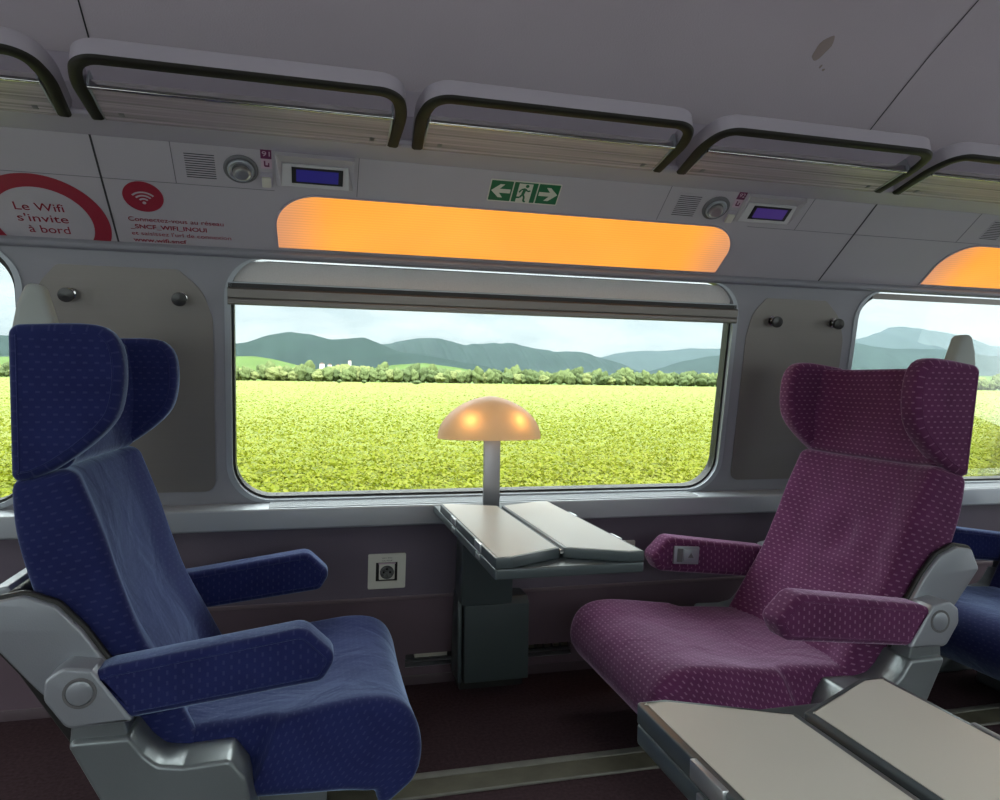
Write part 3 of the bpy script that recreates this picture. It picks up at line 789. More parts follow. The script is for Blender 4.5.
n2_ = Vector((0, -.508, -.861)); u2_ = Vector((0, -.861, .508)); c2_ = Vector((1.261, 1.623, 1.8025)) + n2_ * .0006
for (ox_, oy_, ra_, rb_) in ((0, 0, .018, .036), (.028, -.05, .003, .006), (.042, -.058, .004, .004)):
    lathe(bm, [(.0001, .0008), (.8, .0008), (1., .0)], lambda a, b, h: c2_ + Vector((ox_ + a * ra_ * (1 + .08 * math.sin(5 * b)) + b * rb_ * .12, 0, 0)) + u2_ * (oy_ + b * rb_ * (1 + .08 * math.sin(4 * a))) + n2_ * h, 22)
stain = finish('ceiling_stain', bm, base_mat('stain_brown', (.31, .25, .24), rough=.9)); tag(stain, 'small brown stain spot on the ceiling above the racks', 'stain')

U77 = Vector((0, -math.sin(math.radians(77)), math.cos(math.radians(77)))); N77 = Vector((0, -math.cos(math.radians(77)), -math.sin(math.radians(77))))
def PR(x, s, d=0): return Vector((x, 1.816, 1.477)) + U77 * s + N77 * d
def rack(x0, x1, lb):
    xm = (x0 + x1) / 2
    t = thing('luggage_rack', lb, 'luggage rack', PR(xm, .075), group='luggage racks along the ceiling'); iv = -t.location
    P = lambda x, s, d=0: PR(x, s, d) + iv
    # bent flat rail: grey band outside, olive black rubber underneath
    path2 = rounded(V2([(x0, .072), (x0 - .008, .20), (x0 + .012, .276), (x1 - .012, .276), (x1 + .008, .20), (x1, .072)]), [0, .2, .075, .075, .2, 0], 10)
    path = [P(p.x, p.y, 0) for p in path2]
    bm = bmesh.new(); tube(bm, path, [(-.010, -.002), (.011, -.002), (.012, .004), (.012, .034), (.007, .038), (-.006, .038), (-.010, .034)], up=-N77)
    finish('rail_band', bm, M['rack_grey'], t, smooth=40)
    bm = bmesh.new(); tube(bm, path, [(-.012, -.001), (-.0125, -.006), (-.007, -.009), (.008, -.009), (.0125, -.006), (.0135, -.001)], up=-N77)
    finish('rail_grip', bm, M['olive'], t, smooth=60)
    # clear ribbed shelf and its chrome nosing
    bm = bmesh.new()
    nrib = 26
    pf = []
    for k in range(nrib + 1):
        s = .066 + (.186 - .066) * k / nrib; pf.append(Vector((s, -.004 - .0014 * (k % 2))))
    pf += [Vector((.186, -.012)), Vector((.066, -.012))]
    soft_prism(bm, pf, x0 + .014, x1 - .014, 0, 1, lambda a, y, b: P(y, a, -b - .016 + .008))
    finish('shelf', bm, M['ribbed'], t, smooth=60)
    bm = bmesh.new(); soft_prism(bm, rounded(V2([(.184, -.010), (.192, -.010), (.192, .010), (.184, .010)]), .003, 3), x0 + .010, x1 - .010, 0, 1, lambda a, y, b: P(y, a, b))
    finish('shelf_nosing', bm, M['chrome'], t)
    for x in (x0 + .010, x1 - .014):
        bm = bmesh.new(); soft_prism(bm, rounded(V2([(.072, -.016), (.195, -.028), (.200, .006), (.072, .006)]), .003, 2), x, x + .004, 0, 1, lambda a, y, b: P(y, a, b))
        finish('end_cheek', bm, M['silver'], t)
    for x in (x0 + .045, x1 - .055):
        bm = bmesh.new(); nb = [P(x, .085, .004), P(x + .011, .085, .004), P(x + .011, .098, .004), P(x, .098, .004)]
        soft_prism(bm, rect(x, .085, x + .011, .099), -.002, .005, .001, 2, lambda a, y, b: P(a, b, y))
        finish('shelf_clip', bm, M['seam_soft'], t)
rack(-.455, .176, 'overhead luggage rack above the red wifi emblem, second from the left edge')
rack(.235, .862, 'overhead luggage rack directly above the exit sign')
rack(.932, 1.548, 'overhead luggage rack above the violet display screen')
rack(1.612, 2.24, 'overhead luggage rack cut by the right edge of the photo')
rack(-1.15, -.520, 'overhead luggage rack cut by the left edge of the photo')

# ------------------------------------------------------------------ far side of the coach (behind the viewer)
def PO(x, s, d=0): return Vector((x, -.80 + s * .10 + d, s))
bm = bmesh.new(); panel(bm, rect(X0, 0, X1, 1.66), [rounded(rect(a, .60, b, 1.30), .11, 8) for a, b, _ in wins], PO, -.05, 0)
struct(finish('wall_opposite', bm, M['wall'], smooth=None))
for i, (a, b, _) in enumerate(wins):
    w = bpy.data.objects.new('window_%d' % (i + 4), None); C.objects.link(w); w['kind'] = 'structure'
    bm = bmesh.new(); panel(bm, rounded(rect(a + .002, .602, b - .002, 1.298), .11, 8), [], PO, -.04, -.036); finish('pane', bm, M['glass'], w, smooth=None)
    bm = bmesh.new(); panel(bm, rounded(rect(a - .003, .597, b + .003, 1.303), .11, 8), [rounded(rect(a + .015, .615, b - .015, 1.285), .10, 8)], PO, -.03, .004); finish('window_frame', bm, M['frame_alu'], w, smooth=None)
for k in range(3):  # unseen glowing strips over the aisle, added to brighten the interior
    x = -1.9 + k * 2.3
    t = thing('ceiling_light', ['long flush ceiling light over the aisle, left of the table', 'long flush ceiling light over the aisle above the table', 'long flush ceiling light over the aisle, right of the table'][k], 'light', (x, .55, 2.068))
    box('light_frame', (-.85, -.13, -.012), (.85, .13, .002), M['rack_grey'], t, bev=.003)
    box('light_diffuser', (-.82, -.11, -.022), (.82, .11, -.010), emis('white_tube_light', (1., .96, .93), 1.5), t, bev=.004)

# ------------------------------------------------------------------ power sockets
def socket(x0, lb, s0=.319):
    t = thing('power_socket', lb, 'socket', PL(x0 + .055, s0)); iv = -t.location
    P = lambda a, s, d=0: PL(a, s, d) + iv
    w = .110; h = .108
    bm = bmesh.new(); panel(bm, rounded(rect(x0, s0, x0 + w, s0 + h), .004, 3), [rect(x0 + .0225, s0 + .023, x0 + .086, s0 + .082)], P, 0, .005); finish('cover_plate', bm, M['white'], t, smooth=30)
    plate('recess', rect(x0 + .0225, s0 + .023, x0 + .086, s0 + .082), P, .0002, .001, M['black'], t)
    plate('socket_block', rounded(rect(x0 + .032, s0 + .028, x0 + .078, s0 + .076), .002, 2), P, .001, .004, M['white'], t)
    U = PL(0, 1) - PL(0, 0); N = PL(0, 0, 1) - PL(0, 0, 0); c0 = P(x0 + .055, s0 + .051)
    ax = lambda a, b, h: c0 + Vector((a, 0, 0)) + U * b + N * h
    bm = bmesh.new(); lathe(bm, [(.0205, .004), (.0205, .0065), (.0185, .0065), (.0185, .0045)], ax, 32); finish('socket_ring', bm, M['seam_soft'], t)
    bm = bmesh.new(); lathe(bm, [(.0001, .0045), (.0183, .0045)], ax, 32); finish('socket_face', bm, M['handle_grey'], t)
    for dx, dy, r in ((-.0095, .0, .0032), (.0095, 0, .0032), (0, .010, .0028)):
        bm = bmesh.new(); lathe(bm, [(.0001, .0055), (r, .0055), (r, .0045)], lambda a, b, h: ax(a + dx, b + dy, h), 14); finish('socket_hole' if dy == 0 else 'earth_pin', bm, M['black'], t)
    plate('notice_strip', rect(x0 + .030, s0 + .0765, x0 + .080, s0 + .0805), P, .004, .0054, M['label_pink'], t)
    text_obj('notice_text', '230 V  50 Hz', .030, M['seam'], lambda a, b, d: P(x0 + .040 + a, s0 + .094 + b, d + .005), t, height=.0035)
    text_obj('notice_text', 'max 150 W', .030, M['seam'], lambda a, b, d: P(x0 + .040 + a, s0 + .086 + b, d + .005), t, height=.0035)
socket(.158, 'white power socket plate on the lower wall beside the blue armrest')
socket(.895, 'white power socket plate on the lower wall mostly hidden behind the table', .327)

# ------------------------------------------------------------------ tables
def table(name_lb, origin, sgn, length, ped=True):
    """origin: near outer middle of the aisle edge; sgn +1 extends towards +y"""
    ox, oy = origin
    t = thing('folding_table', name_lb, 'table', (ox, oy, 0))
    hw = .157
    fnp = lambda a, y, b: (a, sgn * b, y)
    tr = rounded(V2([(-hw, 0), (hw, 0), (hw, length + .11), (-hw, length + .11)]), [.006, .006, 0, 0], 3)
    bm = bmesh.new(); soft_prism(bm, tr, .548, .5695, .003, 3, fnp); finish('tray', bm, M['green_grey'], t)
    for s in (-1, 1):
        q = V2([(s * hw, 0), (s * (hw - .034), 0), (s * .0045, .060), (s * .0045, length - .055), (s * (hw - .034), length), (s * hw, length)])
        if s > 0: q = q[::-1]
        q2 = rounded(q, .004, 2)
        bm = bmesh.new(); soft_prism(bm, q2, .570, .5915, .0022, 3, fnp); lf = finish('table_leaf', bm, M['green_grey'], t)
        qi = offset_poly(q2, .0065 if ped else .0085)
        bm = bmesh.new(); soft_prism(bm, qi, .590, .5925, 0, 1, fnp); finish('laminate', bm, M['laminate'], lf)
    bm = bmesh.new(); tube(bm, [Vector((0, sgn * .062, .583)), Vector((0, sgn * (length - .057), .583))], circ(.0042, 12)); finish('hinge_rod', bm, M['chrome'], t)
    for s in (-1, 1):
        for yy in (.12, .40):
            bm = bmesh.new()
            a, b = sorted((s * (hw - .003), s * (hw + .0035)))
            ya, yb = sorted((sgn * yy, sgn * (yy + .055)))
            nbox(bm, (a, ya, .574), (b, yb, .5925), .0012); nbox(bm, (a, ya + .012, .556), (b, yb - .012, .568), .0012)
            finish('latch', bm, M['alu'], t)
    if ped:
        yb = length + .07
        bm = bmesh.new(); pr = rounded(V2([(length + .055, .285), (length + .12, .285), (length + .155, .30), (length + .135, .548), (.25, .548), (.27, .535), (length - .01, .500), (length + .04, .47)]), [.003, 0, 0, 0, .004, .01, .03, .05], 4)
        soft_prism(bm, pr, -.082, .070, .004, 3, lambda a, y, b: (y, sgn * a, b)); finish('support_bracket', bm, M['dark_green'], t)
        bm = bmesh.new(); pr = rounded(V2([(length + .085, .045), (length + .21, .045), (length + .18, .292), (length + .105, .292), (length + .085, .272)]), [.003, 0, 0, .003, .003], 3)
        soft_prism(bm, pr, -.066, .132, .004, 3, lambda a, y, b: (y - .0, sgn * a, b)); finish('pedestal_box', bm, M['dark_green'], t)
        bm = bmesh.new(); soft_prism(bm, V2([(length + .15, 0), (length + .215, 0), (length + .215, .046), (length + .15, .046)]), -.066, .132, 0, 1, lambda a, y, b: (y, sgn * a, b)); finish('pedestal_foot', bm, M['black'], t)
        bm = bmesh.new(); soft_prism(bm, rounded(V2([(length + .09, .045), (length + .20, .045), (length + .17, .30), (length + .10, .30)]), .003, 2), -.083, -.072, .001, 2, lambda a, y, b: (y, sgn * a, b)); finish('pedestal_flange', bm, M['dark_green'], t)
        lm = None
    else:
        bm = bmesh.new(); soft_prism(bm, rounded(V2([(length - .35, 0), (length - .18, 0), (length - .10, .548), (length - .43, .548)]), .01, 3), -.07, .07, .006, 3, lambda a, y, b: (y, sgn * a, b)); finish('pedestal_box', bm, M['dark_green'], t)
    return t
table('folding table with cream leaves standing at the middle window under the dome lamp', (.4985, 1.350), 1, .633)
table('large grey folding table in the right foreground, its far corner near the purple seat', (.4925, .705), -1, 1.25, ped=False)

# ------------------------------------------------------------------ table lamp
t = thing('table_lamp', 'amber dome lamp glowing on a flat metal stem in front of the middle window', 'lamp', (.500, 2.035, .570))
bm = bmesh.new(); nbox(bm, (-.0245, -.006, 0), (.0245, .006, .202), .003); finish('stem', bm, brushed('stem_metal', (.34, .34, .37), rough=.35, metal=.7, sc=(60, 60, 4)), t)
def dome(bm, rx, ry, h, z0, th=0):
    rows = []; n = 48; m = 16
    for j in range(m + 1):
        a = math.pi / 2 * j / m
        rr = math.cos(a) ** 1.2; zz = math.sin(a)
        rows.append([bm.verts.new((-.007 + rx * rr * math.cos(2 * math.pi * k / n), ry * rr * math.sin(2 * math.pi * k / n), z0 + h * zz)) for k in range(n)])
    for a, b in zip(rows[:-1], rows[1:]):
        for i in range(n):
            try: bm.faces.new((a[i], a[(i + 1) % n], b[(i + 1) % n], b[i]))
            except ValueError: pass
    return rows
bm = bmesh.new(); ra = dome(bm, .152, .095, .122, .200)
finish('lamp_shade', bm, M['shade'], t, smooth=50)
for sx in (-1, 1):
    bm = bmesh.new(); lathe(bm, [(.0001, -.020), (.010, -.017), (.015, -.007), (.016, .004), (.012, .014), (.0001, .019)], lambda a, b, h: Vector((-.007 + sx * .064 + h * sx * .6, -.052 + a, .246 + b)), 16)
    finish('bulb', bm, M['bulb'], t)
bm = bmesh.new(); nbox(bm, (-.055, -.012, .200), (.045, .012, .212), .003); finish('bulb_holder', bm, M['alu'], t)

# ------------------------------------------------------------------ wing seats
def rot(p, c, a):
    d = Vector(p) - Vector(c); cs, sn = math.cos(a), math.sin(a)
    return (c[0] + d.x * cs - d.y * sn, c[1] + d.x * sn + d.y * cs)

def seat(label, mat, ox, flip, lean=0., slide=0., sw=False, drop=0., group='wing seats in the coach'):
    """seat profile is written facing +x; flip=-1 faces -x.  ox: world x of the profile origin"""
    t = thing('wing_seat', label, 'seat', (ox + flip * -.2, 1.665, 0), group)
    ex = -.2; ey = 1.665
    F3 = lambda x, y, z: ((x - ex) * flip, y - ey, z)
    L = math.radians(lean); HC = (-.34, .40)
    RT = lambda l: [(q[0], q[1] - drop) for q in (rot(p, HC, L) for p in l)]
    def fin(name, bm, m, par=t, sm=50): return finish(name, bm, m, par, smooth=sm)
    YN, YF = 1.415, 1.925
    # back
    Fr = RT([(-.212, .236), (-.265, .340), (-.318, .450), (-.352, .55), (-.384, .655), (-.425, .768)])
    Re = RT([(-.325, .220), (-.395, .335), (-.440, .450), (-.476, .55), (-.503, .655), (-.511, .752)])
    def bulge(v, s):
        e = abs(s); side = max(0, (e - .60) / .40)
        b = .026 * math.sin(min(1, side) * math.pi / 2) ** 1.0 * (1 - .35 * v)
        lumb = .016 * math.exp(-((v - .30) / .16) ** 2) * (1 - e * e)
        dent = 0
        if mat is M['purple']:
            dent = -.018 * math.exp(-((s + .05) / .16) ** 2 - ((v - .62) / .10) ** 2) + .014 * math.exp(-((s + .2) / .30) ** 2 - ((v - .48) / .045) ** 2)
        return b + lumb - .010 * (1 - e ** 2) + dent
    bm = bmesh.new(); pad(bm, Fr, Re, YN, YF, .024, bulge, fn=F3); back = fin('backrest', bm, mat)
    # headrest core
    Fr = RT([(-.432, .765), (-.440, .83), (-.446, .90), (-.450, .96), (-.452, 1.012)])
    Re = RT([(-.500, .752), (-.503, .83), (-.505, .90), (-.506, .96), (-.507, 1.010)])
    def hb(v, s):
        e = abs(s); k = max(0, (e - .50) / .50)
        return .055 * k ** 1.6 * (.35 + .65 * math.sin(min(1, v * 1.1) * math.pi * .75))
    bm = bmesh.new(); pad(bm, Fr, Re, YN + .02, YF - .02, .018, hb, fn=F3); head = fin('headrest', bm, mat)
    wc, _ = spline([(-.440, 1.024), (-.385, 1.025), (-.350, 1.018), (-.327, .992), (-.319, .950), (-.321, .900), (-.334, .856), (-.370, .815), (-.430, .770), (-.470, .751)], 30)
    wing = V2(RT([tuple(p) for p in wc]) )
    wing = wing + rounded(V2(RT([(-.470, .752), (-.506, .744), (-.512, 1.020), (-.440, 1.024)])), [0, .022, .020, 0], 7)[1:-1]
    for y0, y1, sh_ in ((YN - .004, YN + .056, -.010), (YF - .052, YF + .008, .0)):
        bm = bmesh.new(); wg = [p + Vector((sh_ * max(0, (p.x + .51) / .18), 0)) for p in wing]; soft_prism(bm, wg, y0, y1, .018, 5, fn=F3)
        w = fin('headrest_wing', bm, mat)
        # stitched seam just inside the rim, on both faces
        inner = offset_poly(wg, .016)
        for yy in (y0 + .0004, y1 - .0004):
            bm = bmesh.new(); tube(bm, [Vector(F3(p.x, yy, p.y)) for p in inner[6:-6]], circ(.0016, 6), up=Vector((0, 1, 0)))
            fin('seam_piping', bm, mat, w)
    # grey grab handle on the rear aisle corner
    hd = rounded(V2(RT([(-.510, .97), (-.436, .97), (-.444, 1.030), (-.462, 1.090), (-.486, 1.096), (-.502, 1.055), (-.510, 1.01)])), [.005, .005, .03, .014, .014, .03, .02], 5)
    bm = bmesh.new(); soft_prism(bm, hd, 1.424, 1.468, .012, 4, fn=F3); fin('grab_handle', bm, M['handle_grey'])
    # cushion
    s = slide
    Fr = [(-.30 + s * .3, .268), (-.22 + s, .278), (-.10 + s, .284), (.02 + s, .300), (.10 + s, .308), (.155 + s, .300), (.190 + s, .272), (.205 + s, .225), (.196 + s, .175)]
    Re = [(-.30 + s * .3, .150), (-.22 + s, .150), (-.10 + s, .145), (.00 + s, .140), (.05 + s, .138), (.08 + s, .135), (.10 + s, .132), (.12 + s, .128), (.135 + s, .125)]
    if mat is M['blue'] and flip > 0:
        Fr[-1] = (.207, .15); Fr[-2] = (.210, .215); Re[-1] = (.13, .09)
    def cb(v, q):
        e = abs(q)
        return -.008 * (1 - e ** 2) * math.sin(math.pi * min(1, v * 1.1)) + .010 * max(0, (e - .5) / .5) * math.sin(math.pi * v) - .018 * max(0, e - .8) / .2 * (v < .0)
    wf = lambda v: 1.0 if v < .36 else 1.0 + .10 * min(1, (v - .36) / .035)
    bm = bmesh.new(); pad(bm, Fr, Re, YN + .005, YF - .005, .030, cb, fn=F3, n=60, wfun=wf); fin('seat_cushion', bm, mat)
    # arms
    for k, (y0, y1) in enumerate(((1.335, 1.409), (1.930, 2.003))):
        arm = rounded(V2([(-.366, .428), (-.335, .440), (-.012, .484), (.045, .428), (.020, .384), (-.303, .348)]), [.019, .03, .035, .024, .024, .019], 7)
        bm = bmesh.new(); soft_prism(bm, arm, y0, y1, .016, 5, fn=F3, swap=True); a = fin('armrest', bm, mat)
        inner = offset_poly(arm, .014)
        bm = bmesh.new(); tube(bm, [Vector(F3(p.x, (y0 + .0004), p.y)) for p in inner[7:-7]], circ(.0013, 6), up=Vector((0, 1, 0))); fin('seam_piping', bm, mat, a)
        hz = rounded(V2([(-.356, .440), (-.293, .346), (-.395, .343), (-.430, .395), (-.428, .428), (-.402, .448)]), [.004, .004, .02, .022, .014, .02], 5)
        bm = bmesh.new(); soft_prism(bm, hz, y0 - .003, y1 + .003, .006, 3, fn=F3); h = fin('armrest_hinge', bm, M['silver'])
        cy = y0 - .003 if k == 0 else y0 - .003
        for nm, r0, r1, hh, mm in (('pivot_ring', .0215, .026, .0012, M['seam_soft']), ('pivot_cap', .0001, .0205, .003, M['silver'])):
            bm = bmesh.new()
            pr = [(r0, 0), (r0, hh), (r1, hh), (r1, 0)] if r0 > .001 else [(.0001, hh), (r1 - .003, hh), (r1, hh - .0015), (r1, -.001)]
            lathe(bm, pr, lambda a_, b_, h_: Vector(F3(-.375 + a_, cy - h_, .403 + b_)), 28); fin(nm, bm, mm, h)
    # side shells of the back
    sh = rounded(V2([(-.545, .500), (-.522, .548), (-.478, .556), (-.428, .535), (-.388, .490), (-.350, .432), (-.300, .345), (-.330, .30), (-.405, .335), (-.460, .395)]), [.01, .012, .03, .04, .05, .05, .02, .02, .02, .02], 5)
    for y0, y1 in ((1.388, 1.412), (1.928, 1.952)):
        bm = bmesh.new(); soft_prism(bm, sh, y0, y1, .005, 3, fn=F3); s1 = fin('side_shell', bm, M['silver'])
        sh2 = offset_poly(sh, -.007)
        bm = bmesh.new(); soft_prism(bm, sh2, y0 + .010, y1 - .002, .003, 2, fn=F3); fin('shell_gasket', bm, M['black'], s1)
    # back pan with folded tray behind
    bm = bmesh.new(); pan = rounded(V2(RT([(-.498, .56), (-.520, .55), (-.535, .50), (-.50, .40), (-.42, .27), (-.36, .27), (-.44, .42), (-.485, .52)])), .012, 4)
    soft_prism(bm, pan, YN + .02, YF - .02, .008, 3, fn=F3); fin('back_pan', bm, M['black'])
    bm = bmesh.new(); pan = rounded(V2(RT([(-.505, .535), (-.52, .560), (-.545, .556), (-.575, .49), (-.56, .48), (-.54, .50)])), .005, 3)
    soft_prism(bm, pan, YN + .03, YF - .03, .004, 3, fn=F3); fin('rear_tray', bm, M['silver'])
    # cast base: aisle and wall cheeks, cross tube
    ck = rounded(V2([(-.398, .322), (-.300, .320), (-.278, .288), (-.255, .266), (-.215, .259), (-.138, .262), (-.112, .225), (-.075, .05), (-.02, .012), (-.02, 0), (-.30, 0), (-.30, .012), (-.268, .06)]),
                 [.010, .012, .03, .03, .03, .014, .02, .03, .004, 0, 0, .004, .03], 5)
    for y0, y1 in ((1.332, 1.425), (1.915, 2.0)):
        bm = bmesh.new(); soft_prism(bm, ck, y0, y1, .008, 3, fn=F3); fin('base_cheek', bm, M['seat_base'])
        nk = rounded(V2([(-.395, .30), (-.30, .30), (-.315, .36), (-.390, .36)]), .006, 3)
        bm = bmesh.new(); soft_prism(bm, nk, y0 + .012, y1 - .012, .004, 2, fn=F3); fin('hinge_neck', bm, M['seat_base'])
    bm = bmesh.new(); soft_prism(bm, rounded(V2([(-.30, .10), (.03 + s, .10), (.03 + s, .15), (-.30, .16)]), .01, 3), 1.42, 1.92, 0, 1, fn=F3); fin('seat_pan', bm, M['seat_base'])
    bm = bmesh.new(); soft_prism(bm, rounded(V2([(-.24, 0), (-.08, 0), (-.10, .11), (-.22, .11)]), .01, 3), 1.50, 1.84, .01, 3, fn=F3); fin('base_column', bm, M['seat_base'])
    if sw:
        u = box('recline_switch', (0, 0, 0), (.082, .008, .052), M['silver'], t, bev=.002)
        cxw = 1.067; u.location = (cxw - .041 - t.location.x, 1.9225 - ey, .406)
        u.rotation_euler = (0, math.radians(-4) * flip, 0)
        k1 = box('switch_key', (.030, -.003, .008), (.074, .001, .044), M['silver'], u, bev=.002)
        box('switch_slot', (.010, -.0008, .006), (.028, .001, .046), M['seam_soft'], u, bev=.0005)
        bm = bmesh.new(); tr = V2([(.044, .020), (.062, .020), (.053, .034)]); soft_prism(bm, tr, -.0036, -.003, 0, 1); finish('switch_symbol', bm, M['seam_soft'], k1)
    return t
seat('blue velour wing seat facing the table on the left', M['blue'], 0, 1)
seat('purple velour wing seat facing the table on the right', M['purple'], 1.005, -1, lean=5, slide=.09, sw=True, drop=.015)
seat('blue seat behind the purple wing seat, cut by the right edge of the photo', M['blue'], 1.965, -1, lean=0, slide=0)

# ------------------------------------------------------------------ the land outside
GZ = -2.6
def gz(y): return GZ + (y - 5) / 640 * 2.9
bm = bmesh.new()
ys = [4, 12, 25, 60, 120, 300, 640]
prev = None
for y in ys:
    w = 40 + y * 2.2; r = [bm.verts.new((x, y, gz(y))) for x in (-w * .6, -w * .2, w * .2, w * .6, w)]
    if prev:
        for i in range(4): bm.faces.new((prev[i], prev[i + 1], r[i + 1], r[i]))
    prev = r
g = finish('ground', bm, M['soil'], smooth=None); g['kind'] = 'structure'

rng = np.random.default_rng(3)
N = 300000
u = rng.random(N); yy = 9 * (600 / 9) ** (u ** .62 * .5 + u * .5)
yy = 1 / (rng.random(N) * (1 / 13. - 1 / 600.) + 1 / 600.)
xx = yy * (rng.random(N) * 2.2 - .75) + rng.normal(0, 1, N)
sz = .072 * np.clip((yy / 45) ** .75, .8, 6) * (.7 + rng.random(N) * .7)
lump = .07 * np.sin(xx * 2.1 + 1.3 * np.sin(yy * .8)) * np.sin(yy * 1.7 + np.sin(xx)) 
zz = GZ + (yy - 5) / 640 * 2.9 + .30 + lump + rng.random(N) * .16 + .04 * np.clip(sz / .2, 0, 5)
th = rng.random(N) * 2 * np.pi; cl = np.clip(45 / yy, .25, 1); tilt = rng.normal(0, .42, N) * cl; tilt2 = rng.normal(-.15, .38, N) * cl
ax = np.stack([np.cos(th), np.sin(th), tilt], 1); bx = np.stack([-np.sin(th), np.cos(th), tilt2], 1)
ctr = np.stack([xx, yy, zz], 1)
vs = np.empty((N, 6, 3))
vs[:, 0] = ctr - ax * sz[:, None] * 1.0
vs[:, 1] = ctr - ax * sz[:, None] * .35 + bx * sz[:, None] * .75
vs[:, 2] = ctr + ax * sz[:, None] * .55 + bx * sz[:, None] * .62
vs[:, 3] = ctr + ax * sz[:, None] * 1.15
vs[:, 4] = ctr + ax * sz[:, None] * .55 - bx * sz[:, None] * .62
vs[:, 5] = ctr - ax * sz[:, None] * .35 - bx * sz[:, None] * .75
me = bpy.data.meshes.new('crop_leaves')
me.vertices.add(N * 6); me.vertices.foreach_set('co', vs.reshape(-1).astype(np.float32))
me.loops.add(N * 6); me.loops.foreach_set('vertex_index', np.arange(N * 6, dtype=np.int32))
me.polygons.add(N); me.polygons.foreach_set('loop_start', np.arange(0, N * 6, 6, dtype=np.int32))
me.update(calc_edges=True)
at = me.attributes.new('tone', 'FLOAT', 'FACE')
tone = np.clip(rng.random(N) * .8 + .15 * np.sin(xx * .13) * np.sin(yy * .09) + .05, 0, 1)
at.data.foreach_set('value', tone.astype(np.float32))
me.materials.append(M['leaf'])
o = bpy.data.objects.new('crop_leaves', me); C.objects.link(o)
tag(o, 'bright yellow green crop leaves covering the flat field outside the windows', 'crop', kind='stuff')

def lumpy(name, mat, seed, sx, sz_):
    random.seed(seed)
    bm = bmesh.new(); bmesh.ops.create_icosphere(bm, subdivisions=4, radius=1)
    ph = [random.uniform(0, 6) for _ in range(6)]
    for v in bm.verts:
        c = v.co; k = 1 + .16 * math.sin(4 * c.x + ph[0]) * math.sin(5 * c.y + ph[1]) + .13 * math.sin(6 * c.z + ph[2] + 3 * c.x) + .10 * math.sin(11 * c.x + ph[3]) * math.sin(12 * c.y + ph[4]) * math.sin(10 * c.z) + random.uniform(-.10, .10)
        v.co = Vector((c.x * k * sx, c.y * k * sx, c.z * k * sz_ + sz_ * 1.08))
    lathe(bm, [(.45, -.6), (.32, sz_ * .5), (.0001, sz_ * .6)], lambda a, b, h: Vector((a, b, h)), 8)
    return finish(name, bm, mat, smooth=80)
protos = [lumpy('tree', M['crown1'], 1, 6.2, 4.6), lumpy('tree', M['crown2'], 2, 6.8, 4.2), lumpy('tree', M['crown3'], 3, 5.6, 5.0)]
tl = ['dark green bushy tree in the long wood beyond the crop field', 'yellow green bushy tree in the long wood beyond the crop field', 'mid green bushy tree in the long wood beyond the crop field']
random.seed(11)
k = 0
for row, (y, step) in enumerate(((612, 6.6), (634, 8.0))):
    x = -250. + row * 4
    while x < 800:
        i = random.choices((0, 1, 2), (.4, .22, .38))[0] if x > 30 else random.choices((0, 1, 2), (.25, .45, .3))[0]
        o = protos[i].copy() if k > 2 or k != i else protos[i]
        if o.name not in C.objects: C.objects.link(o)
        sc = random.uniform(.85, 1.2) * (1.35 if row else 1.0) * (.8 if x < -40 else 1)
        o.location = (x, y + random.uniform(-6, 6), .27); o.scale = (sc * .72, sc * .72, sc * random.uniform(.85, 1.15)); o.rotation_euler = (0, 0, random.uniform(0, 6))
        tag(o, tl[i], 'tree', ('dark', 'yellow green', 'mid green')[i] + ' trees in the far wood')
        x += step * random.uniform(.75, 1.3); k += 1
for p in protos:
    if 'label' not in p: bpy.data.objects.remove(p)
bush0 = lumpy('bush', M['crown1'], 9, 1.6, 1.0)
for j, (x, y) in enumerate(((-52, 470), (16, 480), (31, 470), (62, 450))):
    o = bush0 if j == 0 else bush0.copy()
    if j: C.objects.link(o)
    o.location = (x, y, gz(y) + .1)
    tag(o, ['small dark bush at the far field edge, leftmost', 'small dark bush in the far field, second from left', 'small dark bush in the far field, third from left', 'wider dark bush at the far field edge above the lamp side'][j], 'bush', 'bushes at the far field edge')
o.scale = (1.8, 1.5, 1.1)

# ranges of hills: ridge line heights at the given stations, each a solid body with slopes
def ridge(name, y, depth, pts, mat, base=0., seed=0, rough=1., ystep=14):
    random.seed(seed)
    xs = [p[0] for p in pts]; zs = [p[1] for p in pts]
    n = 240; bm = bmesh.new(); rows = []
    ph = [random.uniform(0, 9) for _ in range(12)]
    for j in range(ystep + 1):
        v = j / ystep; prof = math.sin(min(1, v / .62) * math.pi / 2) ** 1.15 if v <= .62 else math.cos((v - .62) / .38 * math.pi / 2) ** .8
        row = []
        for i in range(n + 1):
            x = xs[0] + (xs[-1] - xs[0]) * i / n
            z = np.interp(x, xs, zs)
            w = (xs[-1] - xs[0]) / 60
            nn = sum(math.sin(x / w * f_ + ph[q] + v * 3.0 * (q - 2)) / f_ for q, f_ in enumerate((1., 1.9, 3.3, 5.1)))
            zz_ = base + (z - base) * prof * (1 + rough * .17 * nn * (1 - prof) * 1.6) + rough * nn * (z - base) * .012
            row.append(bm.verts.new((x, y + depth * v + (10 * nn), zz_)))
        rows.append(row)
    for a, b in zip(rows, rows[1:]):
        for i in range(n): bm.faces.new((a[i], a[i + 1], b[i + 1], b[i]))
    o = finish(name, bm, mat, smooth=180); o['kind'] = 'structure'
    return o
def K(pts, k): return [(x * k, .93 + (z - .93) * k * 1.05) for x, z in pts]
ridge('hill_near_main', 2000, 700, K([(-900, 48), (-500, 60), (-250, 40), (-150, 42), (-88, 48.5), (-60, 58), (-31, 63.2), (-5, 62), (20, 55.4), (45, 57), (66, 59.4), (90, 50), (114, 41.6), (160, 36), (212, 28), (260, 20), (330, 10), (420, 3)], 2.35), M['forest'], seed=1)
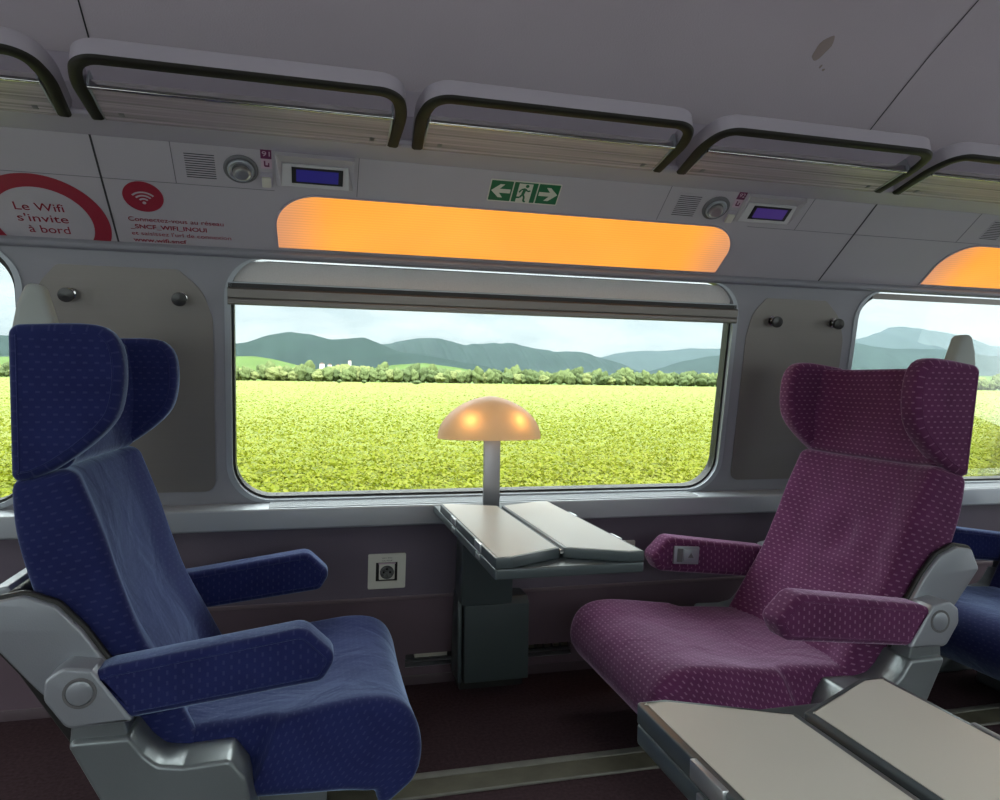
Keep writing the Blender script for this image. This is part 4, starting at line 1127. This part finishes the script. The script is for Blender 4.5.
ridge('hill_middle', 2700, 800, K([(40, 20), (86, 50.5), (125, 57), (155, 62.8), (180, 60), (212, 53.8), (235, 55), (256, 57.8), (285, 57), (315, 52), (345, 47), (372, 48.5), (400, 46), (440, 34.5), (475, 22), (505, 14), (540, 8)], 3.05), M['forest'], seed=2)
ridge('hill_right', 2500, 800, K([(470, 4), (510, 20), (555, 36), (606, 46), (650, 50), (700, 56), (760, 66), (830, 72), (857, 72), (900, 68), (950, 66), (1010, 66), (1060, 66), (1150, 58), (1300, 64), (1500, 56), (1800, 50), (2300, 60)], 2.9), M['forest'], seed=3)
ridge('hill_far', 4300, 1200, K([(380, 30), (450, 46), (472, 50), (530, 53), (597, 57), (700, 60), (780, 62), (856, 74), (905, 85), (950, 99), (1000, 100), (1060, 92), (1130, 76), (1300, 70), (1600, 66)], 4.9), M['forest'], seed=4)
ridge('hill_meadow_left', 1150, 500, K([(-900, 20), (-400, 24), (-200, 26), (-120, 30), (-80, 31), (-50, 27), (-20, 20), (20, 12), (60, 14), (110, 24), (150, 27), (190, 22), (240, 14), (330, 12), (400, 8), (520, 6), (700, 10), (900, 22), (1000, 26), (1150, 24), (1400, 18), (1700, 20)], 1.4), M['meadow'], seed=5)

h0 = None
for j, (x, z, sc, lb) in enumerate(((-2, 23., 1.0, 'white village house at the foot of the hills, leftmost'), (10, 24.4, 1.1, 'white village house at the foot of the hills, second from left'), (20, 24.0, .9, 'white village house at the foot of the hills, third from left'), (31, 24.0, .8, 'white village house at the foot of the hills, fourth from left'), (46, 32, .7, 'single white house standing higher on the slope right of the village'))):
    t = thing('house', lb, 'house', (x * 1.25, 1240, z), 'village houses')
    sc *= .62; w = 6 * sc
    box('house_wall', (-w, -w, -14), (w, w, 6 * sc), M['house_wall'], t, bev=0)
    bm = bmesh.new(); soft_prism(bm, V2([(-w * 1.1, 6 * sc), (w * 1.1, 6 * sc), (0, 10 * sc)]), -w * 1.1, w * 1.1, 0, 1); finish('house_roof', bm, M['house_roof'], t, smooth=None)

# thin haze over the distant country
bm = bmesh.new(); nbox(bm, (-6000, 660, -60), (12000, 6200, 600))
hz = bpy.data.materials.new('haze'); hz.use_nodes = True; ht = hz.node_tree; ht.nodes.clear()
ho = node(ht, 'ShaderNodeOutputMaterial'); hv = node(ht, 'ShaderNodeVolumeScatter'); hv.inputs['Density'].default_value = .000046; hv.inputs['Anisotropy'].default_value = .2
hv.inputs['Color'].default_value = (.64, .85, 1, 1)
ha = node(ht, 'ShaderNodeVolumeAbsorption'); ha.inputs['Density'].default_value = .00007; ha.inputs['Color'].default_value = (.1, .1, .1, 1)
hs = node(ht, 'ShaderNodeAddShader'); ht.links.new(hv.outputs[0], hs.inputs[0]); ht.links.new(ha.outputs[0], hs.inputs[1])
ht.links.new(hs.outputs[0], ho.inputs['Volume'])
o = finish('haze', bm, hz, smooth=None); tag(o, 'pale haze hanging over the distant hills', 'haze', kind='stuff')
